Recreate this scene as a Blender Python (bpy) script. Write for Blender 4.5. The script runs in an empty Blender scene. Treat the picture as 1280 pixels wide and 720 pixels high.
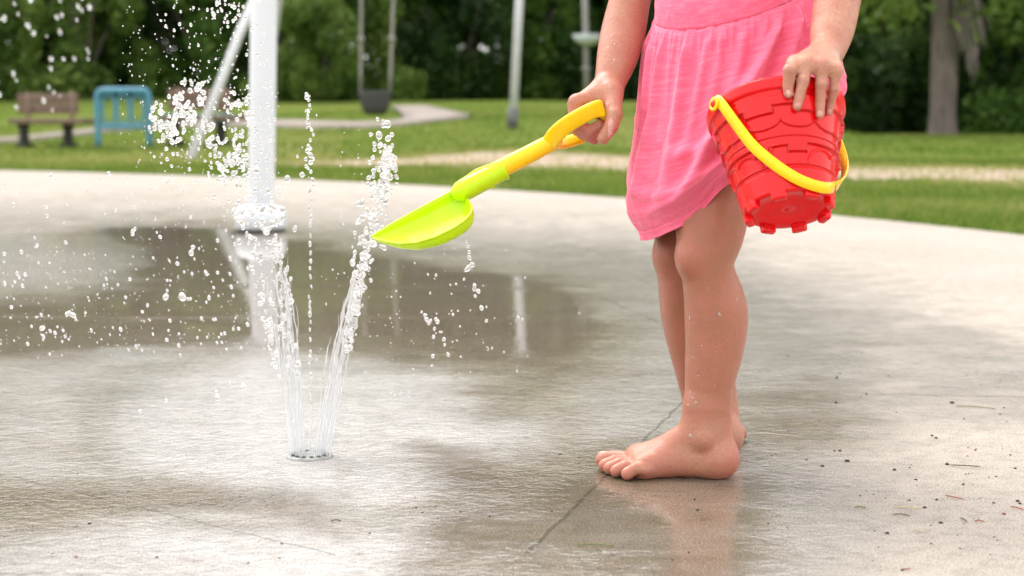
import bpy, math, random
import numpy as np
from mathutils import Vector, Matrix
rng = np.random.default_rng(7)
random.seed(7)
S = bpy.context.scene
COL = S.collection
# ---------------------------------------------------------------- camera model
F = 2200.0; CAMH = 0.46; PITCH = math.atan(220/2200)
cp, sp = math.cos(PITCH), math.sin(PITCH)
def ray(px, py):
    a = (px-640)/F; b = (360-py)/F
    return np.array([a, cp+b*sp, -sp+b*cp])
CAM = np.array([0., 0., CAMH])
def P(px, py, Y):
    d = ray(px, py)
    return CAM + d*(Y/d[1])
def G(px, py, z=0.0):
    d = ray(px, py)
    return CAM + d*((z-CAMH)/d[2])
def scale_at(px, py, Y):          # metres per photo pixel
    d = ray(px, py)
    return (Y/d[1])/F
def smooth(a, b, x):
    t = np.clip((np.asarray(x, float)-a)/(b-a), 0, 1)
    return t*t*(3-2*t)
# ---------------------------------------------------------------- object helpers
def tag(o, label=None, cat=None, group=None, kind=None):
    if label: o['label'] = label
    if cat: o['category'] = cat
    if group: o['group'] = group
    if kind: o['kind'] = kind
    return o
def empty(name, loc, label=None, cat=None, group=None):
    o = bpy.data.objects.new(name, None)
    o.empty_display_size = 0.05
    o.location = loc
    COL.objects.link(o)
    return tag(o, label, cat, group)
def mesh_data(name, v, f, smooth_shade=True):
    """v: n x 3, f: list of faces or int array (m x k)"""
    me = bpy.data.meshes.new(name)
    v = np.asarray(v, dtype=np.float32)
    if isinstance(f, np.ndarray):
        k = f.shape[1]; m = f.shape[0]
        me.vertices.add(len(v)); me.vertices.foreach_set('co', v.ravel())
        me.loops.add(m*k); me.loops.foreach_set('vertex_index', f.astype(np.int32).ravel())
        me.polygons.add(m)
        me.polygons.foreach_set('loop_start', np.arange(0, m*k, k, dtype=np.int32))
        me.update(calc_edges=True); me.validate()
    else:
        me.from_pydata([tuple(map(float, q)) for q in v], [], [tuple(int(i) for i in q) for q in f])
        me.update()
    if smooth_shade:
        me.polygons.foreach_set('use_smooth', np.ones(len(me.polygons), dtype=bool))
    return me
def obj(name, v, f, mat=None, parent=None, smooth_shade=True, loc=None):
    """mesh object; v in world space; the parent's location is subtracted"""
    v = np.asarray(v, float)
    if parent is not None:
        base = np.array(parent.location)
        q = parent.parent
        while q is not None:
            base = base + np.array(q.location); q = q.parent
        v = v - base
    elif loc is not None:
        v = v - np.asarray(loc)
    o = bpy.data.objects.new(name, mesh_data(name, v, f, smooth_shade))
    if mat: o.data.materials.append(mat.m if isinstance(mat, M) else mat)
    COL.objects.link(o)
    if parent is not None: o.parent = parent
    elif loc is not None: o.location = loc
    return o
def attr(o, name, vals, color=False):
    a = o.data.attributes.new(name, 'FLOAT_COLOR' if color else 'FLOAT', 'POINT')
    a.data.foreach_set('color' if color else 'value', np.asarray(vals, np.float32).ravel())
class MB:
    def __init__(s): s.v = []; s.f = []; s.n = 0
    def add(s, v, f):
        v = np.asarray(v, float)
        s.v.append(v); s.f += [tuple(int(i)+s.n for i in q) for q in f]; s.n += len(v)
        return s
    def box(s, c, size, rot=None, bev=0.0):
        hx, hy, hz = np.array(size)/2
        b = min(bev, hx*.9, hy*.9, hz*.9)
        if b <= 0:
            v = np.array([[x, y, z] for x in (-hx, hx) for y in (-hy, hy) for z in (-hz, hz)])
            f = [(0,1,3,2),(4,6,7,5),(0,4,5,1),(2,3,7,6),(0,2,6,4),(1,5,7,3)]
        else:
            import bmesh
            bm = bmesh.new(); bmesh.ops.create_cube(bm, size=1)
            for q in bm.verts: q.co = (q.co.x*2*hx, q.co.y*2*hy, q.co.z*2*hz)
            bmesh.ops.bevel(bm, geom=bm.edges[:], offset=b, segments=2, affect='EDGES', profile=.5)
            bm.verts.ensure_lookup_table()
            v = np.array([tuple(q.co) for q in bm.verts]); f = [[q.index for q in w.verts] for w in bm.faces]
            bm.free()
        if rot is not None: v = v @ np.array(rot.to_matrix() if hasattr(rot, 'to_matrix') else rot).T
        return s.add(v+np.asarray(c), f)
    def tube(s, path, r, n=12, caps=True, flat=None):
        v, f = tube(path, r, n, caps); return s.add(v, f)
    def build(s, name, mat=None, parent=None, smooth_shade=True, loc=None):
        return obj(name, np.vstack(s.v), s.f, mat, parent, smooth_shade, loc)
def frames(path):
    path = np.asarray(path, float)
    t = np.gradient(path, axis=0); t /= np.linalg.norm(t, axis=1)[:, None]+1e-12
    up = np.array([0, 0, 1.]) if abs(t[0][2]) < .9 else np.array([1., 0, 0])
    n0 = np.cross(t[0], up); n0 /= np.linalg.norm(n0)
    N = [n0]
    for i in range(1, len(path)):
        q = N[-1]-t[i]*np.dot(N[-1], t[i]); N.append(q/(np.linalg.norm(q)+1e-12))
    N = np.array(N); B = np.cross(t, N)
    return t, N, B
def tube(path, r, n=12, caps=True):
    path = np.asarray(path, float); m = len(path)
    r = np.broadcast_to(np.asarray(r, float), (m,))
    t, N, B = frames(path)
    a = np.linspace(0, 2*np.pi, n, endpoint=False)
    v = path[:, None]+r[:, None, None]*(N[:, None]*np.cos(a)[None, :, None]+B[:, None]*np.sin(a)[None, :, None])
    v = v.reshape(-1, 3)
    f = [(i*n+j, i*n+(j+1) % n, (i+1)*n+(j+1) % n, (i+1)*n+j) for i in range(m-1) for j in range(n)]
    if caps:
        f.append(tuple(range(n-1, -1, -1))); f.append(tuple((m-1)*n+j for j in range(n)))
    return v, f
def catmull(pts, sub=6):
    pts = np.asarray(pts, float); n = len(pts)
    e = np.vstack([2*pts[0]-pts[1], pts, 2*pts[-1]-pts[-2]])
    out = []
    for i in range(n-1):
        p0, p1, p2, p3 = e[i:i+4]
        for k in range(sub):
            t = k/sub
            out.append(.5*(2*p1+(p2-p0)*t+(2*p0-5*p1+4*p2-p3)*t*t+(-p0+3*p1-3*p2+p3)*t**3))
    out.append(pts[-1])
    return np.array(out)
def grid_faces(nu, nv, wrap_u=False):
    """row-major v index: j*nu+i, j along v"""
    i = np.arange(nu if wrap_u else nu-1); j = np.arange(nv-1)
    I, J = np.meshgrid(i, j)
    I2 = (I+1) % nu
    return np.stack([J*nu+I, J*nu+I2, (J+1)*nu+I2, (J+1)*nu+I], -1).reshape(-1, 4)
# ---------------------------------------------------------------- value noise in numpy
def vnoise(x, y, z=0.0, seed=0):
    x = np.asarray(x, float); y = np.asarray(y, float); z = np.broadcast_to(np.asarray(z, float), x.shape)
    def h(i, j, k):
        n = (i.astype(np.int64)*374761393+j.astype(np.int64)*668265263+k.astype(np.int64)*2147483647+seed*974711) & 0xffffffff
        n = ((n ^ (n >> 13))*1274126177) & 0xffffffff
        n = ((n ^ (n >> 16))*2246822519) & 0xffffffff
        return ((n ^ (n >> 15)) & 0xffff)/65535.0
    xi, yi, zi = np.floor(x), np.floor(y), np.floor(z)
    fx, fy, fz = x-xi, y-yi, z-zi
    fx = fx*fx*(3-2*fx); fy = fy*fy*(3-2*fy); fz = fz*fz*(3-2*fz)
    r = 0
    for dx in (0, 1):
        for dy in (0, 1):
            for dz in (0, 1):
                r = r+h(xi+dx, yi+dy, zi+dz)*(fx if dx else 1-fx)*(fy if dy else 1-fy)*(fz if dz else 1-fz)
    return r*2-1
def fbm(x, y, z=0.0, o=4, seed=0):
    r = 0; a = .5; s = 1.0
    for k in range(o):
        r = r+a*vnoise(np.asarray(x)*s, np.asarray(y)*s, np.asarray(z)*s, seed+k*17); a *= .5; s *= 2.03
    return r
# ---------------------------------------------------------------- material helpers
class M:
    def __init__(s, name):
        s.m = bpy.data.materials.new(name); s.m.use_nodes = True
        s.nt = s.m.node_tree; s.b = s.nt.nodes['Principled BSDF']; s.out = s.nt.nodes['Material Output']
    def n(s, typ, **kw):
        q = s.nt.nodes.new(typ)
        for k, v in kw.items():
            if k in q.inputs.keys() if isinstance(k, str) else False: q.inputs[k].default_value = v
            else: setattr(q, k, v)
        return q
    def l(s, a, b): s.nt.links.new(a, b); return s
    def set(s, **kw):
        for k, v in kw.items():
            k = k.replace('_', ' ')
            for q in s.b.inputs:
                if q.name.lower() == k.lower():
                    if hasattr(q.default_value, '__len__') and len(q.default_value) == 4 and len(v) == 3: v = (*v, 1)
                    q.default_value = v; break
            else: raise KeyError(k)
        return s
    def coord(s, what='Object', scale=(1, 1, 1)):
        t = s.n('ShaderNodeTexCoord'); mp = s.n('ShaderNodeMapping'); mp.inputs['Scale'].default_value = scale
        s.l(t.outputs[what], mp.inputs['Vector']); return mp.outputs['Vector']
    def noise(s, vec, scale, detail=4, rough=.55, dist=0.0):
        q = s.n('ShaderNodeTexNoise'); q.inputs['Scale'].default_value = scale; q.inputs['Detail'].default_value = detail
        q.inputs['Roughness'].default_value = rough; q.inputs['Distortion'].default_value = dist
        if vec is not None: s.l(vec, q.inputs['Vector'])
        return q.outputs['Fac']
    def ramp(s, fac, stops, interp='LINEAR'):
        q = s.n('ShaderNodeValToRGB'); q.color_ramp.interpolation = interp
        e = q.color_ramp.elements
        while len(e) < len(stops): e.new(.5)
        for k, (p, c) in enumerate(stops):
            e[k].position = p
            e[k].color = (*c, 1) if hasattr(c, '__len__') else (c, c, c, 1)
        s.l(fac, q.inputs['Fac']); return q.outputs['Color']
    def attr(s, name, out='Fac'):
        q = s.n('ShaderNodeAttribute'); q.attribute_name = name; return q.outputs[out]
    def mix(s, fac, a, b, mode='MIX'):
        q = s.n('ShaderNodeMix'); q.data_type = 'RGBA'; q.blend_type = mode
        for sock, v in ((q.inputs[0], fac), (q.inputs[6], a), (q.inputs[7], b)):
            if isinstance(v, bpy.types.NodeSocket): s.l(v, sock)
            elif hasattr(v, '__len__'): sock.default_value = (*v, 1) if len(v) == 3 else v
            else: sock.default_value = v if sock.type == 'VALUE' else (v, v, v, 1)
        return q.outputs[2]
    def math(s, op, a, b=None, c=None, clamp=False):
        q = s.n('ShaderNodeMath'); q.operation = op; q.use_clamp = clamp
        for k, v in enumerate((a, b, c)):
            if v is None: continue
            if isinstance(v, bpy.types.NodeSocket): s.l(v, q.inputs[k])
            else: q.inputs[k].default_value = v
        return q.outputs[0]
    def bump(s, h, strength=.3, dist=.01, normal=None):
        q = s.n('ShaderNodeBump')
        if isinstance(strength, bpy.types.NodeSocket): s.l(strength, q.inputs['Strength'])
        else: q.inputs['Strength'].default_value = strength
        q.inputs['Distance'].default_value = dist
        s.l(h, q.inputs['Height'])
        if normal is not None: s.l(normal, q.inputs['Normal'])
        return q.outputs['Normal']
    def to(s, sock, name): s.l(sock, s.b.inputs[name]); return s
def plain(name, col, rough=.5, var=.12, scale=20, bump=.0, bscale=60, coord='Object', **kw):
    """procedural paint / plastic / bark: slight tone variation + optional bump"""
    m = M(name).set(Roughness=rough, **kw)
    v = m.coord(coord)
    nz = m.noise(v, scale)
    c = np.array(col)
    m.to(m.ramp(nz, [(.3, tuple(c*(1-var))), (.7, tuple(np.minimum(c*(1+var), 1)))]), 'Base Color')
    if bump: m.to(m.bump(m.noise(v, bscale, 6), bump, .005), 'Normal')
    return m.m
# ---------------------------------------------------------------- signed distance sculpting
class Sculpt:
    def __init__(s, lo, hi, h):
        s.lo = np.asarray(lo, float); s.h = h
        s.n = np.ceil((np.asarray(hi)-s.lo)/h).astype(int)+1
        s.d = np.full(s.n, 1.0, np.float32)
    def _sub(s, lo, hi):
        i0 = np.maximum(np.floor((lo-s.lo)/s.h).astype(int), 0)
        i1 = np.minimum(np.ceil((hi-s.lo)/s.h).astype(int)+1, s.n)
        if np.any(i1 <= i0): return None
        ax = [(s.lo[k]+np.arange(i0[k], i1[k])*s.h).astype(np.float32) for k in range(3)]
        return tuple(slice(i0[k], i1[k]) for k in range(3)), ax
    def _apply(s, sl, dn, k):
        d = s.d[sl]
        if k > 0:
            hh = np.maximum(k-np.abs(d-dn), 0)/k
            s.d[sl] = np.minimum(d, dn)-hh*hh*k*.25
        else: s.d[sl] = np.minimum(d, dn)
    def cone(s, a, ra, b, rb, k=.004):
        a = np.asarray(a, float); b = np.asarray(b, float); R = max(ra, rb)+k+.006
        q = s._sub(np.minimum(a, b)-R, np.maximum(a, b)+R)
        if q is None: return s
        sl, (x, y, z) = q
        ba = b-a; L = max(ba@ba, 1e-9)
        X = x[:, None, None]-a[0]; Y = y[None, :, None]-a[1]; Z = z[None, None, :]-a[2]
        t = np.clip((X*ba[0]+Y*ba[1]+Z*ba[2])/L, 0, 1)
        dn = np.sqrt((X-t*ba[0])**2+(Y-t*ba[1])**2+(Z-t*ba[2])**2)-(ra+(rb-ra)*t)
        s._apply(sl, dn.astype(np.float32), k); return s
    def chain(s, pts, rad, k=.004, sub=4):
        pr = catmull(np.c_[np.asarray(pts, float), np.asarray(rad, float)], sub)
        for i in range(len(pr)-1):
            s.cone(pr[i, :3], pr[i, 3], pr[i+1, :3], pr[i+1, 3], k if i == 0 else min(k, .0015))
        return s
    def ell(s, c, r, rot=None, k=.004, sub=False):
        c = np.asarray(c, float); r = np.asarray(r, float); R = r.max()+k+.006
        q = s._sub(c-R, c+R)
        if q is None: return s
        sl, (x, y, z) = q
        X = x[:, None, None]-c[0]; Y = y[None, :, None]-c[1]; Z = z[None, None, :]-c[2]
        if rot is not None:
            m = np.asarray(rot)      # rows: local axes
            X, Y, Z = (m[0, 0]*X+m[0, 1]*Y+m[0, 2]*Z, m[1, 0]*X+m[1, 1]*Y+m[1, 2]*Z, m[2, 0]*X+m[2, 1]*Y+m[2, 2]*Z)
        k0 = np.sqrt((X/r[0])**2+(Y/r[1])**2+(Z/r[2])**2)
        k1 = np.sqrt((X/r[0]**2)**2+(Y/r[1]**2)**2+(Z/r[2]**2)**2)+1e-9
        dn = (k0*(k0-1)/k1).astype(np.float32)
        if sub:
            d = s.d[sl]; dn = -dn
            hh = np.maximum(k-np.abs(d-dn), 0)/k
            s.d[sl] = np.maximum(d, dn)+hh*hh*k*.25
        else: s._apply(sl, dn, k)
        return s
    def floor(s, z0):
        z = s.lo[2]+np.arange(s.n[2])*s.h
        s.d = np.maximum(s.d, (z0-z)[None, None, :].astype(np.float32)); return s
    def mesh(s):
        D = s.d; nx, ny, nz = D.shape
        neg = D < 0
        c = np.zeros((nx-1, ny-1, nz-1), np.uint8)
        for dx in (0, 1):
            for dy in (0, 1):
                for dz in (0, 1):
                    c += neg[dx:nx-1+dx, dy:ny-1+dy, dz:nz-1+dz]
        act = np.flatnonzero((c > 0) & (c < 8)); shp = c.shape; del c
        ci, cj, ck = np.unravel_index(act, shp)
        corner = {}
        for dx in (0, 1):
            for dy in (0, 1):
                for dz in (0, 1):
                    corner[dx, dy, dz] = D[ci+dx, cj+dy, ck+dz]
        acc = np.zeros((len(act), 3)); cnt = np.zeros(len(act))
        keys = list(corner)
        for a in keys:
            for ax in range(3):
                if a[ax]: continue
                b = list(a); b[ax] = 1; b = tuple(b)
                va, vb = corner[a], corner[b]
                m = (va < 0) != (vb < 0)
                t = np.where(m, va/np.where(m, va-vb, 1), 0)
                for q in range(3):
                    acc[:, q] += np.where(m, a[q]+(t if q == ax else 0), 0)
                cnt += m
        v = acc/cnt[:, None]+np.stack([ci, cj, ck], 1)
        v = s.lo+v*s.h
        faces = []
        sy, sx = shp[2], shp[1]*shp[2]
        st = (sx, sy, 1)
        for ax in range(3):
            o1, o2 = [q for q in range(3) if q != ax]
            sl0 = [slice(1, -1)]*3; sl0[ax] = slice(0, -1); sl1 = list(sl0); sl1[ax] = slice(1, None)
            sl0[o1] = slice(1, D.shape[o1]-1); sl0[o2] = slice(1, D.shape[o2]-1)
            sl1[o1] = sl0[o1]; sl1[o2] = sl0[o2]
            A = neg[tuple(sl0)]; B = neg[tuple(sl1)]
            e = np.argwhere(A != B)
            if len(e) == 0: continue
            inside_first = A[tuple(e.T)]
            e = e+1; e[:, ax] -= 1
            base = e@np.array(st)
            q = np.stack([base-st[o1]-st[o2], base-st[o2], base, base-st[o1]], 1)
            flip = inside_first if ax != 1 else ~inside_first
            q[~flip] = q[~flip][:, ::-1]
            faces.append(np.searchsorted(act, q))
        f = np.vstack(faces)
        return v, f
# ---------------------------------------------------------------- the child
SKIN = M('wet_skin')
def skin_mat():
    m = SKIN
    col = m.attr('tint', 'Color')
    v = m.coord()
    n1 = m.noise(v, 38, 4, .6); n2 = m.noise(v, 330, 4, .7)
    c = m.mix(m.ramp(n1, [(.38, 0.0), (.66, .75)]), col, (.46, .16, .11), 'MIX')
    c = m.mix(m.ramp(n2, [(.42, 0.0), (.66, .45)]), c, (.30, .13, .08), 'MIX')
    m.to(c, 'Base Color')
    m.set(Roughness=.42, Subsurface_Weight=.18, Subsurface_Scale=.004, Coat_Weight=.12, Coat_Roughness=.14, Specular_IOR_Level=.35)
    m.b.inputs['Subsurface Radius'].default_value = (1.0, .35, .2)
    h = m.noise(v, 900, 4, .6)
    h2 = m.noise(v, 120, 3)
    h3 = m.noise(v, 1500, 3, .6)
    m.to(m.ramp(m.noise(v, 22, 4), [(.35, .30), (.7, .55)]), 'Roughness')
    m.to(m.bump(h2, .20, .004, m.bump(h, .35, .0014, m.bump(h3, .3, .0006))), 'Normal')
skin_mat()
def J(px, py, Y, r):
    return np.r_[P(px, py, Y), r*scale_at(px, py, Y)]
def limb(sc, js, k=.004, sub=5):
    q = np.array([J(*j) for j in js]); sc.chain(q[:, :3], q[:, 3], k, sub)
# bucket frame is needed for the hand
BC = np.array([.308, 2.068, .461]); BD = np.array([.06, -.489, -.87]); BD /= np.linalg.norm(BD)
BE1 = np.array([1., 0, 0]); BE1 = BE1-BD*(BE1@BD); BE1 /= np.linalg.norm(BE1)
BE2 = np.cross(BD, BE1)
if BE2[2] < 0: BE2 = -BE2
BH = .1275
def brad(h): return .0750+(.0500-.0750)*(h-.012)/(BH-.012)
def bucket_hit(px, py, off=0.0):
    d = ray(px, py); d /= np.linalg.norm(d)
    t = np.linspace(1.7, 2.3, 3000)
    q = CAM+t[:, None]*d-BC
    h = q@BD; rad = np.linalg.norm(q-h[:, None]*BD, axis=1)
    ok = (rad < brad(h)+off) & (h > -.03) & (h < BH)
    i = np.argmax(ok) if ok.any() else len(t)//2
    return CAM+t[i]*d
BODY_PARTS = {}
def build_body():
    h = .00135
    sc = Sculpt((.055, 1.955, -.004), (.475, 2.50, 1.07), h)
    # --- legs
    far = [(884,120,2.33,46),(872,200,2.325,45),(860,270,2.315,40),(850,322,2.30,31.5),(852,348,2.305,29.5),(860,396,2.325,33),(868,440,2.335,30),(876,485,2.345,26),(886,530,2.352,25)]
    limb(sc, far, .004)
    near = [(905,120,2.235,52),(896,205,2.222,48),(890,270,2.21,44.5),(887,296,2.205,41),(883,326,2.198,34),(886.5,350,2.20,33),(893.5,392,2.205,37.5),(892,430,2.204,35),(888,470,2.202,31.5),(883.5,508,2.199,26.5),(882,534,2.198,24.2)]
    limb(sc, near, .003)
    sc.ell(P(861,322,2.185), (.016,.020,.021), k=.016)                 # knee caps
    sc.ell(P(833,318,2.285), (.016,.020,.021), k=.016)
    sc.ell(P(903,402,2.222), (.022,.024,.055), k=.03)                   # calf
    # --- near (left) foot
    def foot(T, bones=True):
        """T maps local (x along foot towards the toes, y to the outside, z up) to the world"""
        c = lambda a, ra, b, rb, k=.006: sc.cone(T(a), ra, T(b), rb, k)
        sc.ell(T((.004,0,.026)), (.027,.025,.027), k=.010)
        c((.022,0,.085), .0240, (.022,0,.052), .0245, .012)
        c((.022,0,.056), .024, (.050,-.004,.037), .0215, .014)
        c((.050,-.004,.037), .0215, (.098,-.008,.021), .0150, .012)
        c((.0,0,.022), .022, (.070,.006,.020), .0195, .012)
        c((.070,.006,.020), .0195, (.093,.019,.0140), .0140, .010)
        c((.05,-.008,.028), .0205, (.105,-.021,.0170), .0160, .012)
        c((.105,-.021,.0160), .0160, (.093,.019,.0140), .0140, .012)
        if bones: sc.ell(T((.020,.0235,.050)), (.0068,.0052,.0075), k=.012)       # ankle bones
        if bones: sc.ell(T((.026,-.0235,.055)), (.0085,.0065,.0085), k=.010)
        sc.cone(T((-.001,0,.100)), .009, T((-.006,0,.04)), .011, .012)    # heel tendon
        toes = [((.114,-.027),(.136,-.0300),(.1500,-.029),.0108,.0102,.0116),
                ((.112,-.0100),(.134,-.0085),(.1465,-.0070),.0084,.0079,.0085),
                ((.107,.0045),(.127,.0075),(.1385,.0090),.0080,.0076,.0082),
                ((.100,.0180),(.118,.0225),(.1280,.0242),.0078,.0074,.0080),
                ((.089,.0300),(.103,.0365),(.1125,.0385),.0079,.0075,.0081)]
        tips = []
        for i, (a, b, e, r0, r1, r2) in enumerate(toes):
            za, zb, ze = .0135, .0150 if i else .014, .0088 if i else .0118
            sc.cone(T((*a, za)), r0, T((*b, zb)), r1, .0035)
            sc.cone(T((*b, zb)), r1, T((*e, ze)), r2, .0008)
            tips.append(T((e[0]+.001, e[1], ze+r2*.9)))
        return tips
    a = np.radians(180-10.0); ax = np.array([np.cos(a), np.sin(a), 0]); ay = np.array([ax[1], -ax[0], 0])
    if ay[1] > 0: ay = -ay
    sN = 1.0
    T1 = lambda q: np.array([.2620, 2.1900, 0])+sN*(ax*q[0]+ay*q[1])+np.array([0,0,q[2]*1.02])
    tipsN = foot(T1)
    a2 = np.radians(87.0); bx = np.array([np.cos(a2), np.sin(a2), 0]); by = np.array([-bx[1], bx[0], 0])
    if by[0] < 0: by = -by
    T2 = lambda q: np.array([.2785, 2.335, 0])+sN*(bx*q[0]+by*q[1]*1)+np.array([0,0,q[2]*1.02])
    foot(T2, False); sc.ell(T2((.006,.004,.027)), (.030,.030,.028), k=.010)
    # --- trunk (under the dress), shoulders, neck, head (above the picture)
    sc.ell(P(905,100,2.272), (.082,.066,.075), k=.03)
    sc.ell(P(912,10,2.272), (.078,.062,.11), k=.03)
    tz = lambda z, dx=0, dy=0: np.array([.285+dx, 2.275+dy, z])
    sc.ell(tz(.70), (.082,.060,.095), k=.03)
    sc.cone(tz(.775,-.075,.035), .030, tz(.775,.075,-.035), .030, .03)
    sc.cone(tz(.79), .029, tz(.86), .027, .02)
    sc.ell(tz(.945,-.008,-.010), (.070,.078,.088), k=.012)
    sc.ell(tz(.905,-.030,-.034), (.046,.046,.045), k=.025)
    nf = np.array([-.70,-.71,0]); nr = np.array([-.71,.70,0])
    hc = tz(.935,-.008,-.010)
    sc.cone(hc+nf*.074+np.array([0,0,.005]), .006, hc+nf*.086+np.array([0,0,-.014]), .0085, .008)      # nose
    for sgn in (-1, 1):
        sc.ell(hc+nf*.073+nr*sgn*.027+np.array([0,0,.004]), (.014,.014,.010), k=.01, sub=True)
        sc.ell(hc+nf*.064+nr*sgn*.034+np.array([0,0,-.022]), (.018,.018,.018), k=.015)
        sc.ell(hc+nr*sgn*.072-nf*.008, (.010,.010,.022), k=.006)                                       # ears
    sc.cone(hc+nf*.076+nr*.013+np.array([0,0,-.034]), .0048, hc+nf*.076-nr*.013+np.array([0,0,-.034]), .0048, .004)
    sc.cone(hc+nf*.075+nr*.010+np.array([0,0,-.041]), .0052, hc+nf*.075-nr*.010+np.array([0,0,-.041]), .0052, .004)
    # --- right arm and fist (picture left)
    armR = [(842,-205,2.33,31),(815,-110,2.335,27.5),(792,-22,2.335,26),(787,2,2.33,25.5),(779,40,2.315,27.5),(772,70,2.295,25.5),(764,98,2.275,20),(760,112,2.266,18)]
    limb(sc, armR, .006)
    cF = lambda px, py, Y: P(px, py, Y)
    mm = .00103
    fist_Y = [2.238, 2.2525, 2.267, 2.281]
    # palm: wrist to each knuckle
    kn = [(719,128),(718,131),(720,135),(725,140)]
    for (kx, ky), Y in zip(kn, fist_Y):
        sc.cone(cF(759,112,2.262), 15*mm, cF(kx+5,ky-1,Y), 9.2*mm, .009)
    sc.cone(cF(762,118,2.25), 14*mm, cF(757,140,2.255), 12*mm, .010)
    sc.cone(cF(745,128,2.25), 12*mm, cF(748,138,2.27), 11*mm, .010)
    for i, ((kx, ky), Y) in enumerate(zip(kn, fist_Y)):
        rr = (8.3, 8.3, 8.0, 7.0)[i]*mm
        sc.ell(cF(kx+1,ky-1,Y), (8.9*mm,)*3, k=.006)
        sc.cone(cF(kx,ky,Y), rr*1.05, cF(kx+2,ky+27,Y-.001), rr, .003)
        sc.cone(cF(kx+2,ky+27,Y-.001), rr, cF(kx+18,ky+37-i,Y-.002), rr*.96, .0012)
        sc.cone(cF(kx+18,ky+37-i,Y-.002), rr*.96, cF(kx+31,ky+29-i,Y-.003), rr*.9, .0012)
    # thumb, closing from the wrist side
    sc.cone(cF(765,118,2.245), 13*mm, cF(768,143,2.220), 9.6*mm, .008)
    sc.cone(cF(768,143,2.220), 9.6*mm, cF(764,158,2.214), 9.0*mm, .002)
    sc.cone(cF(764,158,2.214), 9.0*mm, cF(754,173,2.214), 7.6*mm, .0015)
    # --- left arm and the hand on the bucket rim
    armL = [(1048,-205,2.21,31),(1060,-110,2.17,28),(1056,-45,2.125,29),(1047,0,2.10,28.5),(1041,35,2.078,27),(1036,58,2.058,22.5),(1033,68,2.047,20)]
    limb(sc, armL, .006)
    m2 = .00092
    mcp = [(994,80,2.005),(1008,80,1.998),(1027,82,1.996),(1044,88,2.002)]
    for i, q in enumerate(mcp):
        sc.cone(P(1031,66,2.048), 15.5*m2, P(*q), (10,10,10,9)[i]*m2, .008)
    sc.cone(P(1012,78,2.02), 12*m2, P(1036,84,2.02), 12*m2, .008)
    fing = [[(987,88),(985,107),(985.5,117)], [(1004,101),(999,121),(996.5,133)], [(1026,106),(1025,130),(1025,143)], [(1041,112),(1038,130),(1036.5,140)]]
    rad = [(8.2,8.0,6.9,6.2),(7.7,7.0,6.4,5.8),(7.7,6.9,6.3,5.7),(6.5,5.7,5.2,4.6)]
    tipsH = []
    for i, (q, js) in enumerate(zip(mcp, fing)):
        r = [x*m2 for x in rad[i]]
        pts = [P(*q)]
        for k, (px, py) in enumerate(js):
            pts.append(bucket_hit(px, py, r[k+1]*(1.25 if k else 1.9)))
        if pts[1][1] > pts[0][1]-.002: pts[1][1] = pts[0][1]-.002
        BODY_PARTS.setdefault('fing', []).append([tuple(np.round(x, 3)) for x in pts])
        sc.ell(pts[0], (r[0]*1.0,)*3, k=.008)
        sc.cone(pts[0], r[0], pts[1], r[1], .006)
        sc.ell(pts[1], (r[1]*1.06,)*3, k=.002)
        sc.cone(pts[1], r[1], pts[2], r[2], .001)
        sc.cone(pts[2], r[2], pts[3], r[3], .001)
        tipsH.append((pts[3], pts[2], r[3]))
    # thumb inside the bucket, behind the rim
    sc.cone(P(1018,72,2.035), 11*m2, P(1003,86,2.044), 9.5*m2, .008)
    sc.cone(P(1003,86,2.044), 9.5*m2, P(998,104,2.046), 8.2*m2, .002)
    sc.cone(P(998,104,2.046), 8.2*m2, P(1000,118,2.046), 7*m2, .0015)
    sc.floor(.0005)
    v, f = sc.mesh()
    # --- skin tint: shade on the legs put into the colour, redder knuckles, toes and heel rims
    base = np.array([.37, .148, .083]); pale = np.array([.60, .31, .215]); red = np.array([.52, .125, .09])
    c = np.tile(base, (len(v), 1))
    def blend(c, w, col): return c*(1-w[:, None])+col*w[:, None]
    def near_pt(p, r0, r1): return 1-smooth(r0, r1, np.linalg.norm(v-np.asarray(p), axis=1))
    hand = smooth(.40, .44, v[:, 2])*smooth(.36, .33, v[:, 0])*0+((v[:, 0] > .30) & (v[:, 1] < 2.12) & (v[:, 2] > .40))
    c = blend(c, np.clip(hand*.75, 0, 1), pale)
    c = blend(c, .50*(1-smooth(.04, .11, v[:, 2])), pale); c = blend(c, .45*((v[:, 0] < .19) & (v[:, 2] > .36)), pale)  # hand, feet and forearm paler: the light on them is painted in
    for p in tipsN: c = blend(c, .55*near_pt(p, .004, .014), red)
    c = blend(c, .4*(1-smooth(.004, .018, v[:, 2])), red)
    c = blend(c, .5*near_pt(T1((-.02,.01,.02)), .01, .03), red)
    c = blend(c, .25*near_pt(P(861,322,2.17), .006, .03), red)
    for (kx, ky), Y in zip(kn, fist_Y):
        c = blend(c, .5*near_pt(P(kx+20,ky+34,Y-.01), .006, .022), red)
    c = blend(c, .45*near_pt(P(764,160,2.205), .004, .02), red)
    for e, m_, r in tipsH:
        c = blend(c, .35*near_pt(e, .004, .012), red)
    # nails
    nail = np.array([.80, .50, .44])
    for e, m_, r in tipsH:
        d = (e-m_)/np.linalg.norm(e-m_); n = CAM-e; n -= d*(n@d); n /= np.linalg.norm(n)
        p = e+n*r*.95+d*.0005
        q = v-p; s = np.cross(n, d)
        w = ((q@d)/.0042)**2+((q@s)/.0033)**2
        ok = ((q@n) > -.0028)
        c = blend(c, .5*np.exp(-((w-1.1)/.3)**2)*ok, red*.75); c = blend(c, .9*(1-smooth(.75, 1.0, w))*ok, nail)
        v += -n[None]*(.0007*np.exp(-((w-1)/.25)**2)*ok)[:, None]
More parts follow.
